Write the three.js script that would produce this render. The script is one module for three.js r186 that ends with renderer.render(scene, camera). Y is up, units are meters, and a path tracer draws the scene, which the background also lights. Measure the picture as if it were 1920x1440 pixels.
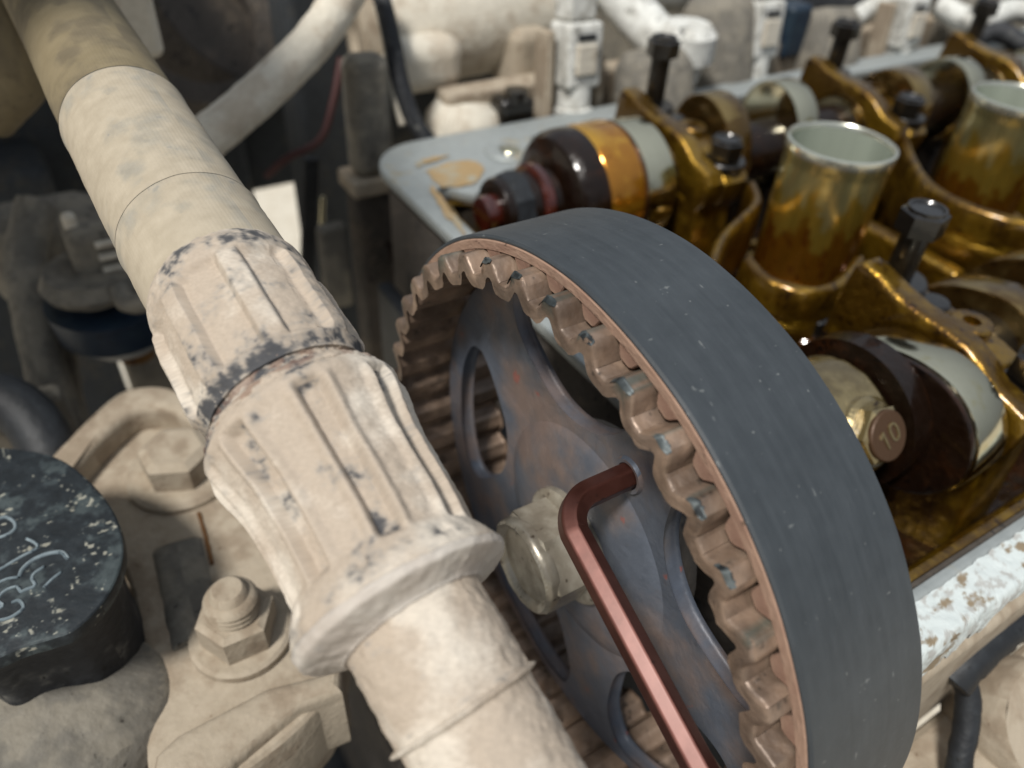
import * as THREE from 'three';
import { mergeGeometries, toCreasedNormals, mergeVertices } from 'three/addons/utils/BufferGeometryUtils.js';
import { RoundedBoxGeometry } from 'three/addons/geometries/RoundedBoxGeometry.js';
import { FontLoader } from 'three/addons/loaders/FontLoader.js';
import { TextGeometry } from 'three/addons/geometries/TextGeometry.js';
import { createNoise3D } from 'simplex-noise';

// ------------------------------------------------------------------ camera, sky, sun, exposure
// Model units are "u" (60 u = the sprocket's radius); K turns them into metres. x: along the camshafts, y: up, z: across the head.
const K = 0.055 / 60;
const V = (x, y, z) => new THREE.Vector3(x, y, z);
const EYE = V(-54.9434, 120.4473, 70.5503);
const FWD = V(0.42748379, -0.6468238, -0.63156677), UPV = V(0.30415967, 0.76079701, -0.57330167);
const RIGHT = new THREE.Vector3().crossVectors(FWD, UPV).normalize();
const FPX = 1420;
const scene = new THREE.Scene();
const camera = new THREE.PerspectiveCamera(2 * Math.atan(720 / FPX) * 180 / Math.PI, 4 / 3, 0.005, 60);
camera.position.copy(EYE).multiplyScalar(K);
camera.up.copy(UPV);
camera.lookAt(EYE.clone().add(FWD).multiplyScalar(K));
camera.focus = 0.109;
camera.userData.fStop = 15.5;

function skyTexture() {
  const w = 256, h = 128, d = new Float32Array(w * h * 4);
  for (let j = 0; j < h; j++) for (let i = 0; i < w; i++) {
    const el = ((j + 0.5) / h - 0.5) * Math.PI, s = Math.sin(el);
    const t = (1 + 2 * Math.max(0, s)) / 3;   // overcast: the zenith is three times as bright as the horizon
    const up = [0.55 * t, 0.61 * t, 0.69 * t], dn = [0.11, 0.105, 0.10];
    const m = THREE.MathUtils.smoothstep(s, -0.08, 0.04);
    const o = (j * w + i) * 4;
    for (let k = 0; k < 3; k++) d[o + k] = dn[k] + (up[k] - dn[k]) * m;
    d[o + 3] = 1;
  }
  const t = new THREE.DataTexture(d, w, h, THREE.RGBAFormat, THREE.FloatType);
  t.mapping = THREE.EquirectangularReflectionMapping; t.magFilter = THREE.LinearFilter; t.needsUpdate = true;
  return t;
}
scene.background = skyTexture();
scene.environment = scene.background;

const sun = new THREE.DirectionalLight(new THREE.Color(1, 0.965, 0.91), 4.1);
sun.name = 'sun';
sun.position.set(-0.55, 1.0, 0.25);
sun.castShadow = true; sun.shadow.radius = 17; sun.shadow.mapSize.set(2048, 2048);
Object.assign(sun.shadow.camera, { left: -0.6, right: 0.6, top: 0.6, bottom: -0.6, near: 0.01, far: 3 });
scene.add(sun, sun.target);

const renderer = new THREE.WebGLRenderer({ antialias: true });
renderer.toneMapping = THREE.LinearToneMapping;
renderer.toneMappingExposure = 0.98;
renderer.shadowMap.enabled = true;

// ------------------------------------------------------------------ helpers
let seed = 7;
const rnd = () => { seed = (seed * 1664525 + 1013904223) >>> 0; return seed / 4294967296; };
const n3 = createNoise3D(rnd);
const clamp = THREE.MathUtils.clamp, sstep = THREE.MathUtils.smoothstep, lerp = THREE.MathUtils.lerp, D2R = Math.PI / 180;
const fbm = (x, y, z, o = 4) => { let s = 0, a = 0.5; for (let i = 0; i < o; i++) { s += a * n3(x, y, z); x *= 2.03; y *= 2.03; z *= 2.03; a *= 0.5; } return s; };
// a pixel of the 1920x1440 photograph gives a direction; the plane (or the thing's own distance) gives the point
const ray = (px, py) => FWD.clone().addScaledVector(RIGHT, (px - 960) / FPX).addScaledVector(UPV, -(py - 720) / FPX);
const hit = (px, py, ax, v) => { const d = ray(px, py); return EYE.clone().addScaledVector(d, (v - EYE[ax]) / d[ax]); };
const dep = (px, py, z) => EYE.clone().addScaledVector(ray(px, py), z);

const names = {};
function numbered(n) { const k = names[n] = (names[n] ?? -1) + 1; return k ? n + '_' + String(k).padStart(3, '0') : n; }
function thing(name, label, category, pos = V(0, 0, 0), group) {
  const o = new THREE.Group(); o.name = numbered(name); o.position.copy(pos); o.userData = { label, category };
  if (group) o.userData.group = group;
  scene.add(o); return o;
}
function part(name, geo, mat, parent, label) {
  const gs = Array.isArray(geo) ? geo : [geo];
  const g = gs.length === 1 ? gs[0] : mergeGeometries(gs.map(norm));
  const m = new THREE.Mesh(g, mat); m.name = name; m.castShadow = m.receiveShadow = true;
  if (label) m.userData.label = label;
  // children are given in world u; move into the parent's frame
  const w = V(0, 0, 0); for (let p = parent; p && p !== scene; p = p.parent) w.add(p.position);
  if (!m.userData.local) m.position.copy(w).negate();
  parent.add(m); return m;
}
function single(name, geo, mat, label, category, group) {
  const g = Array.isArray(geo) ? mergeGeometries(geo.map(norm)) : geo;
  const m = new THREE.Mesh(g, mat); m.name = numbered(name); m.castShadow = m.receiveShadow = true;
  m.userData = { label, category }; if (group) m.userData.group = group;
  scene.add(m); return m;
}
function norm(g) { g = g.index ? g.toNonIndexed() : g; for (const k of Object.keys(g.attributes)) if (!['position', 'normal', 'uv'].includes(k)) g.deleteAttribute(k); g.morphAttributes = {}; return g; }
const TILE = 60;   // one texture tile is 60 u
function boxUV(g, off = 0) {
  g = g.index ? g.toNonIndexed() : g;
  const p = g.attributes.position, n = g.attributes.normal, uv = new Float32Array(p.count * 2);
  for (let i = 0; i < p.count; i += 3) {
    let ax = 0, ay = 0, az = 0;
    for (let k = 0; k < 3; k++) { ax += Math.abs(n.getX(i + k)); ay += Math.abs(n.getY(i + k)); az += Math.abs(n.getZ(i + k)); }
    for (let k = 0; k < 3; k++) {
      const x = p.getX(i + k), y = p.getY(i + k), z = p.getZ(i + k);
      const [a, b] = ax >= ay && ax >= az ? [z, y] : ay >= az ? [x, z] : [x, y];
      uv[(i + k) * 2] = a / TILE + off; uv[(i + k) * 2 + 1] = b / TILE + off * 0.7;
    }
  }
  g.setAttribute('uv', new THREE.BufferAttribute(uv, 2));
  return g;
}
// sweep a closed section along points; rad(s, a) gives the radius at arc share s and angle a
function sweep(pts, rad, { n = 80, m = 32, caps = true, tension = 0.5, closed = false, phase = 0, ref = null } = {}) {
  const cur = new THREE.CatmullRomCurve3(pts, closed, 'catmullrom', tension), len = cur.getLength();
  const P = cur.getSpacedPoints(n), T = P.map((_, i) => cur.getTangentAt(i / n));
  let N = (ref || (Math.abs(T[0].y) < 0.9 ? V(0, 1, 0) : V(1, 0, 0))).clone(); N.addScaledVector(T[0], -N.dot(T[0])).normalize();
  const pos = [], uv = [], idx = [];
  const q = new THREE.Quaternion();
  for (let i = 0; i <= n; i++) {
    if (i) { q.setFromUnitVectors(T[i - 1], T[i]); N.applyQuaternion(q); N.addScaledVector(T[i], -N.dot(T[i])).normalize(); }
    const B = new THREE.Vector3().crossVectors(T[i], N);
    for (let j = 0; j <= m; j++) {
      const a = j / m * Math.PI * 2 + phase, r = rad(i / n, a, i, j);
      const v = P[i].clone().addScaledVector(N, r * Math.cos(a)).addScaledVector(B, r * Math.sin(a));
      pos.push(v.x, v.y, v.z); uv.push(j / m * 2 * Math.PI * rad(0.5, 0) / TILE, i / n * len / TILE);
    }
  }
  for (let i = 0; i < n; i++) for (let j = 0; j < m; j++) { const a = i * (m + 1) + j, b = a + m + 1; idx.push(a, a + 1, b, b, a + 1, b + 1); }
  if (caps) for (const e of [0, n]) {
    const c = pos.length / 3; pos.push(P[e].x, P[e].y, P[e].z); uv.push(0, 0);
    for (let j = 0; j < m; j++) { const a = e * (m + 1) + j; e ? idx.push(c, a, a + 1) : idx.push(c, a + 1, a); }
  }
  const g = new THREE.BufferGeometry();
  g.setAttribute('position', new THREE.Float32BufferAttribute(pos, 3)); g.setAttribute('uv', new THREE.Float32BufferAttribute(uv, 2)); g.setIndex(idx);
  g.computeVertexNormals();
  // weld the seam's normals
  const nn = g.attributes.normal;
  for (let i = 0; i <= n; i++) { const a = i * (m + 1), b = a + m; const v = V(nn.getX(a) + nn.getX(b), nn.getY(a) + nn.getY(b), nn.getZ(a) + nn.getZ(b)).normalize(); nn.setXYZ(a, v.x, v.y, v.z); nn.setXYZ(b, v.x, v.y, v.z); }
  return g;
}
const tube = (pts, r, o = {}) => sweep(pts, () => r, { n: 40, m: 20, ...o });
// a lathe round an axis from 'at' along 'dir'; profile rows are [radius, distance along dir]
function lathe(profile, at, dir, segs = 48, crease = 0.6) {
  let g = new THREE.LatheGeometry(profile.map(([r, h]) => new THREE.Vector2(Math.max(r, 0.0001), h)), segs);
  g = toCreasedNormals(g, crease);
  const q = new THREE.Quaternion().setFromUnitVectors(V(0, 1, 0), dir.clone().normalize());
  g.applyQuaternion(q); g.translate(at.x, at.y, at.z);
  return boxUV(g);
}
function hexPrism(af, h, at, dir, { chamfer = 0.12, turn = 0, flat = 0 } = {}) {   // across-flats, height; chamfered top
  const R = af / Math.sqrt(3), c = af * chamfer, rows = [[0, 0], [R, 0], [R, h - c * 0.6], [R * 0.985 - c, h], [0, h]];
  let g = new THREE.LatheGeometry(rows.map(([r, y]) => new THREE.Vector2(Math.max(r, 1e-4), y)), 6, turn); g = toCreasedNormals(g, 0.3);
  g.applyQuaternion(new THREE.Quaternion().setFromUnitVectors(V(0, 1, 0), dir.clone().normalize())); g.translate(at.x, at.y, at.z);
  return boxUV(g);
}
// an outline in the (z, y) plane run along x from x0 to x1, bevelled
function slabX(outline, x0, x1, { holes = [], bevel = 0.6, seg = 2, curve = 12 } = {}) {
  const s = outline instanceof THREE.Shape ? outline : new THREE.Shape(outline.map(([z, y]) => new THREE.Vector2(-z, y)));
  for (const h of holes) s.holes.push(h);
  const b = Math.min(bevel, (x1 - x0) / 2.2);
  let g = new THREE.ExtrudeGeometry(s, { depth: x1 - x0 - 2 * b, bevelEnabled: b > 0, bevelThickness: b, bevelSize: b, bevelOffset: -b, bevelSegments: seg, curveSegments: curve });
  // shape x = -z, shape y = y, extrude = x
  g.translate(0, 0, b); g.applyMatrix4(new THREE.Matrix4().makeBasis(V(0, 0, -1), V(0, 1, 0), V(1, 0, 0))); g.translate(x0, 0, 0);
  g = toCreasedNormals(g, 0.5);
  return boxUV(g);
}
// an outline in the (x, z) plane with its top at y1
function slabY(outline, y0, y1, { holes = [], bevel = 0.8, seg = 2 } = {}) {
  const s = new THREE.Shape(outline.map(([x, z]) => new THREE.Vector2(x, -z)));
  for (const h of holes) s.holes.push(new THREE.Path(h.map(([x, z]) => new THREE.Vector2(x, -z))));
  const b = Math.min(bevel, (y1 - y0) / 2.2);
  let g = new THREE.ExtrudeGeometry(s, { depth: y1 - y0 - 2 * b, bevelEnabled: b > 0, bevelThickness: b, bevelSize: b, bevelOffset: -b, bevelSegments: seg, curveSegments: 12 });
  g.rotateX(-Math.PI / 2); g.translate(0, y0 + b, 0);
  return boxUV(toCreasedNormals(g, 0.5));
}
function rbox(sx, sy, sz, at, r = 1, rot) {
  const g = new RoundedBoxGeometry(sx, sy, sz, 3, Math.min(r, sx / 2.1, sy / 2.1, sz / 2.1));
  if (rot) g.applyQuaternion(rot.isQuaternion ? rot : new THREE.Quaternion().setFromEuler(rot));
  g.translate(at.x, at.y, at.z); return boxUV(g);
}
// push the vertices about with noise so cast and dusty surfaces are not perfectly even
function rough(g, amp, freq, off = 0) {
  const p = g.attributes.position, n = g.attributes.normal;
  for (let i = 0; i < p.count; i++) {
    const x = p.getX(i), y = p.getY(i), z = p.getZ(i), d = amp * fbm(x * freq + off, y * freq, z * freq, 3);
    p.setXYZ(i, x + n.getX(i) * d, y + n.getY(i) * d, z + n.getZ(i) * d);
  }
  return g;
}
const boxy = (h, w, p = 5) => (s, a) => Math.pow(Math.pow(Math.abs(Math.cos(a)) / h, p) + Math.pow(Math.abs(Math.sin(a)) / w, p), -1 / p);
function paint(g, fn) {
  const p = g.attributes.position, c = new Float32Array(p.count * 3);
  for (let i = 0; i < p.count; i++) { const k = fn(p.getX(i), p.getY(i), p.getZ(i), i); c.set(k, i * 3); }
  g.setAttribute('color', new THREE.BufferAttribute(c, 3)); return g;
}
const mix3 = (a, b, t) => [lerp(a[0], b[0], t), lerp(a[1], b[1], t), lerp(a[2], b[2], t)];

// ------------------------------------------------------------------ textures (tileable noise)
function lattice(P, s) { const a = new Float32Array(P * P); let q = s * 7919 + 13; for (let i = 0; i < a.length; i++) { q = (q * 1664525 + 1013904223) >>> 0; a[i] = q / 4294967296; } return a; }
function pnoise(P, s) {
  const a = lattice(P, s);
  return (u, v) => { const x = u * P, y = v * P, i = Math.floor(x), j = Math.floor(y), fx = x - i, fy = y - j, sx = fx * fx * (3 - 2 * fx), sy = fy * fy * (3 - 2 * fy); const w = (k) => ((k % P) + P) % P, at = (k, l) => a[w(l) * P + w(k)]; return lerp(lerp(at(i, j), at(i + 1, j), sx), lerp(at(i, j + 1), at(i + 1, j + 1), sx), sy); };
}
function pfbm(P, o, s) { const ns = []; for (let i = 0; i < o; i++) ns.push(pnoise(P << i, s + i * 31)); return (u, v) => { let t = 0, a = 0.5, w = 0; for (const f of ns) { t += a * f(u, v); w += a; a *= 0.55; } return t / w; }; }
function tex(size, fn, srgb = true) {
  const d = new Uint8Array(size * size * 4);
  for (let j = 0; j < size; j++) for (let i = 0; i < size; i++) { const c = fn(i / size, j / size), o = (j * size + i) * 4; d[o] = clamp(c[0], 0, 255); d[o + 1] = clamp(c[1], 0, 255); d[o + 2] = clamp(c[2], 0, 255); d[o + 3] = 255; }
  const t = new THREE.DataTexture(d, size, size); t.wrapS = t.wrapT = THREE.RepeatWrapping; t.magFilter = THREE.LinearFilter; t.minFilter = THREE.LinearMipmapLinearFilter; t.generateMipmaps = true;
  if (srgb) t.colorSpace = THREE.SRGBColorSpace; t.needsUpdate = true; return t;
}
const grey = (v) => [v, v, v];
// each field is computed once as a table and then looked up
function field(f, S = 1024) { const t = new Float32Array(S * S); for (let j = 0; j < S; j++) for (let i = 0; i < S; i++) t[j * S + i] = f(i / S, j / S); return (u, v) => t[((Math.round(v * S) % S + S) % S) * S + ((Math.round(u * S) % S + S) % S)]; }
const fA = field(pfbm(4, 6, 1)), fB = field(pfbm(8, 5, 2)), fC = field(pfbm(32, 4, 3)), fD = field(pfbm(3, 7, 4)), fE = field(pfbm(64, 2, 5)), fF = field(pfbm(16, 5, 6));
const fS = field(pfbm(8, 4, 9)), pS = (u, v) => fS(u * 8, v);
const edge = (f, t, w) => sstep(f, t - w, t + w);
// two-tone mottling: base, second colour where fD is high, dark specks where fF is low
function mottle(base, second, amount, dark, specks, grain = 10, size = 512) {
  return tex(size, (u, v) => {
    const m = edge(fD(u, v) * 0.7 + fF(u, v) * 0.3, 1 - amount, 0.08), s = edge(fF(u, v) * 0.6 + fE(u, v) * 0.4, 1 - specks, 0.05), g = (fC(u, v) - 0.5) * grain * 2 + (fA(u, v) - 0.5) * grain * 1.4;
    const c = mix3(mix3(base, second, m), dark, s); return [c[0] + g, c[1] + g, c[2] + g];
  });
}
const bumpDust = tex(512, (u, v) => grey(255 * (0.5 * fC(u, v) + 0.3 * fF(u, v) + 0.2 * fE(u, v))), false);
const bumpCast = tex(512, (u, v) => grey(255 * (0.5 * fF(u, v) + 0.25 * fC(u, v) + 0.25 * fA(u, v))), false);
const bumpWeave = tex(512, (u, v) => grey(255 * clamp(0.5 + 0.22 * Math.sin(u * 2 * Math.PI * 96) + 0.22 * Math.sin(v * 2 * Math.PI * 96) + 0.5 * (fC(u, v) - 0.5), 0, 1)), false);
const roughOil = tex(512, (u, v) => { const w = fD(u, v) * 0.5 + fF(u, v) * 0.5; return [0, 255 * clamp(0.15 + 0.8 * (w - 0.3), 0.1, 0.8), 0]; }, false);

const M = {};
const std = (o) => new THREE.MeshStandardMaterial(o), phys = (o) => new THREE.MeshPhysicalMaterial(o);
const bump = (t, mm) => ({ bumpMap: t, bumpScale: mm * K });
M.dust = std({ map: mottle([162, 150, 132], [140, 126, 108], 0.48, [106, 90, 72], 0.2, 8), roughness: 0.95, ...bump(bumpDust, 0.4) });
M.dustPale = std({ map: mottle([200, 193, 178], [182, 171, 154], 0.46, [140, 126, 106], 0.18, 9), roughness: 0.95, ...bump(bumpDust, 0.5) });
M.dustWhite = std({ map: mottle([208, 208, 202], [176, 174, 166], 0.48, [92, 94, 94], 0.32, 16), roughness: 0.9, ...bump(bumpDust, 0.4) });
M.dustGrey = std({ map: mottle([128, 122, 110], [104, 100, 92], 0.5, [60, 56, 50], 0.25, 9), roughness: 0.9, ...bump(bumpDust, 0.5) });
M.dustDark = std({ map: mottle([70, 64, 58], [96, 86, 74], 0.42, [34, 32, 32], 0.35, 9), roughness: 0.85, ...bump(bumpCast, 0.5) });
M.hose = std({ map: mottle([168, 157, 138], [150, 144, 131], 0.46, [142, 137, 127], 0.24, 10), roughness: 1, ...bump(bumpWeave, 0.035) });
M.hoseOlive = std({ map: mottle([124, 112, 86], [104, 94, 74], 0.5, [92, 84, 64], 0.25, 6), roughness: 0.8, ...bump(bumpWeave, 0.04) });
M.painted = std({ vertexColors: true, roughness: 0.85, ...bump(bumpDust, 0.45) });
M.belt = std({ map: tex(1024, (u, v) => { const st = pS(u, v), g = (fC(u, v) - 0.5) * 7 + (st - 0.5) * 14 + (fA(u, v) - 0.5) * 10, d = edge(fE(u, v) * 0.8 + fC(u + 0.37, v) * 0.2, 0.83, 0.03) * 40; return [53 + g + d, 58 + g + d * 0.95, 62 + g + d * 0.85]; }), roughness: 0.5, ...bump(bumpDust, 0.06) });
M.beltFacing = std({ map: mottle([152, 124, 106], [136, 106, 90], 0.45, [98, 76, 62], 0.24, 10), roughness: 0.95, ...bump(bumpDust, 0.3) });
M.rim = std({ vertexColors: true, map: mottle([134, 114, 98], [108, 92, 80], 0.52, [76, 66, 58], 0.28, 14), roughness: 0.42, metalness: 0.25, ...bump(bumpCast, 0.7) });
M.worn = std({ map: mottle([96, 102, 102], [62, 68, 70], 0.5, [40, 44, 46], 0.4, 20), roughness: 0.55, metalness: 0.6, ...bump(bumpCast, 0.3) });
M.web = std({ map: tex(1024, (u, v) => {
  const a = fD(u, v), b = fF(u, v), brown = edge(a * 0.8 + b * 0.2, 0.51, 0.17), red = edge(fB(u + 0.3, v) * 0.5 + b * 0.5, 0.715, 0.02), g = (fC(u, v) - 0.5) * 14;
  const c = mix3(mix3([84, 91, 103], [124, 106, 98], brown * 0.9), [146, 82, 74], red * 0.7); return [c[0] + g, c[1] + g, c[2] + g]; }), roughness: 0.5, metalness: 0.25, ...bump(bumpDust, 0.25) });
M.wornPaint = std({ map: mottle([108, 112, 116], [84, 92, 104], 0.62, [72, 74, 82], 0.36, 14), roughness: 0.4, metalness: 0.4, ...bump(bumpDust, 0.3) });
M.bolt = phys({ map: mottle([172, 166, 152], [142, 134, 120], 0.5, [88, 78, 66], 0.3, 16), roughness: 0.36, metalness: 0.4, clearcoat: 0.6, clearcoatRoughness: 0.25, ...bump(bumpCast, 0.35) });
M.key = phys({ map: mottle([86, 50, 42], [76, 43, 35], 0.46, [58, 33, 28], 0.24, 9), roughness: 0.48, metalness: 0.7, clearcoat: 0.2, clearcoatRoughness: 0.3, ...bump(bumpDust, 0.04) });
M.keyEnd = std({ color: 0x4a2018, roughness: 0.5, metalness: 0.5 });
M.gold = phys({ map: mottle([138, 106, 28], [98, 70, 15], 0.52, [60, 38, 10], 0.32, 12), roughness: 0.34, metalness: 0.8, clearcoat: 0.6, clearcoatRoughness: 0.16, ...bump(bumpCast, 1.0) });
M.goldDark = phys({ map: mottle([80, 48, 14], [54, 29, 8], 0.5, [24, 12, 5], 0.34, 8), roughness: 0.34, metalness: 0.45, clearcoat: 1, clearcoatRoughness: 0.1, ...bump(bumpCast, 0.6) });
M.oil = phys({ map: mottle([24, 14, 8], [42, 22, 9], 0.42, [11, 7, 6], 0.34, 5), roughness: 0.28, metalness: 0.1, specularIntensity: 0.45, clearcoat: 0.35, clearcoatRoughness: 0.05, ...bump(bumpCast, 0.8) });
M.redOil = phys({ map: mottle([74, 28, 18], [56, 18, 10], 0.5, [30, 10, 6], 0.3, 6), roughness: 0.25, metalness: 0.2, clearcoat: 1, clearcoatRoughness: 0.08 });
M.blackOil = phys({ map: mottle([26, 23, 20], [44, 36, 24], 0.42, [12, 11, 11], 0.3, 5), roughness: 0.32, metalness: 0.4, clearcoat: 0.7, clearcoatRoughness: 0.12, ...bump(bumpCast, 0.3) });
M.hubWet = phys({ map: mottle([122, 108, 72], [96, 82, 50], 0.5, [58, 44, 24], 0.3, 14), roughness: 0.3, metalness: 0.6, clearcoat: 1, clearcoatRoughness: 0.08, ...bump(bumpCast, 0.9) });
M.steel = phys({ map: mottle([204, 198, 172], [194, 180, 132], 0.3, [160, 142, 96], 0.12, 4), roughness: 0.13, metalness: 1 });
M.lobeOil = phys({ map: mottle([150, 126, 78], [110, 84, 44], 0.5, [64, 44, 22], 0.3, 6), roughness: 0.2, metalness: 0.9, clearcoat: 0.4, clearcoatRoughness: 0.08 });
M.amber = phys({ map: mottle([206, 154, 48], [176, 116, 26], 0.5, [116, 62, 16], 0.22, 5), roughness: 0.16, metalness: 0.8, clearcoat: 0.8, clearcoatRoughness: 0.08 });
M.tube = phys({ vertexColors: true, roughness: 0.22, metalness: 0.85, clearcoat: 0.5, clearcoatRoughness: 0.1 });
M.rail = std({ map: mottle([150, 155, 154], [154, 144, 122], 0.36, [126, 122, 112], 0.2, 9), roughness: 0.55, metalness: 0.3, ...bump(bumpDust, 0.12) });
M.railWhite = std({ map: mottle([206, 214, 212], [190, 192, 180], 0.4, [142, 134, 116], 0.22, 8), roughness: 0.85, ...bump(bumpCast, 0.7) });
M.stain = phys({ map: mottle([170, 142, 98], [164, 160, 144], 0.46, [134, 96, 52], 0.24, 6), roughness: 0.4, metalness: 0.3, clearcoat: 0.5, clearcoatRoughness: 0.15, ...bump(bumpCast, 0.3) });
M.pool = phys({ map: mottle([206, 158, 70], [190, 134, 46], 0.4, [140, 86, 28], 0.2, 5), roughness: 0.25, metalness: 0.4, clearcoat: 0.9, clearcoatRoughness: 0.08, ...bump(bumpCast, 0.5) });
M.blackCap = std({ map: tex(1024, (u, v) => { const s = edge(fE(u, v) * 0.45 + fF(u, v) * 0.55, 0.685, 0.06), b = edge(fB(u, v) * 0.6 + fC(u, v) * 0.4, 0.58, 0.09), g = (fC(u, v) - 0.5) * 30 + (fA(u, v) - 0.5) * 16; const c = mix3(mix3([26, 33, 38], [74, 84, 84], b * 0.6), [170, 166, 150], s * 0.8); return [c[0] + g, c[1] + g, c[2] + g]; }), roughness: 0.6, ...bump(bumpDust, 0.25) });
M.blackDusty = std({ map: mottle([30, 32, 36], [108, 106, 100], 0.42, [16, 17, 20], 0.3, 12), roughness: 0.7, ...bump(bumpDust, 0.4) });
M.chalk = std({ map: mottle([150, 162, 166], [96, 108, 114], 0.5, [60, 70, 76], 0.34, 26), roughness: 0.95 });
M.black = std({ map: mottle([22, 25, 29], [34, 38, 42], 0.45, [12, 14, 16], 0.3, 6), roughness: 0.6, ...bump(bumpDust, 0.3) });
M.bayDark = std({ map: mottle([46, 50, 54], [66, 64, 60], 0.42, [28, 30, 34], 0.3, 8), roughness: 0.85 });
M.navy = std({ map: mottle([24, 40, 56], [36, 52, 64], 0.45, [14, 24, 36], 0.3, 6), roughness: 0.5 });
M.red = std({ color: 0x3c1412, roughness: 0.6 });
M.orange = std({ map: mottle([120, 84, 40], [92, 60, 30], 0.5, [60, 40, 24], 0.3, 8), roughness: 0.8 });
M.ground = std({ map: mottle([196, 188, 172], [180, 170, 152], 0.45, [150, 142, 126], 0.2, 8), roughness: 1 });

// ------------------------------------------------------------------ the setting: ground under the car and the added dark backing panels
{
  const g = new THREE.PlaneGeometry(60000, 60000); g.rotateX(-Math.PI / 2); g.translate(0, -900, 0); const uv = g.attributes.uv; for (let i = 0; i < uv.count; i++) uv.setXY(i, uv.getX(i) * 300, uv.getY(i) * 300);
  const m = new THREE.Mesh(g, M.ground); m.name = 'ground'; m.userData.kind = 'structure'; m.receiveShadow = true; scene.add(m);
}
const AX = V(1, 0, 0), UP = V(0, 1, 0);

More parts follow.
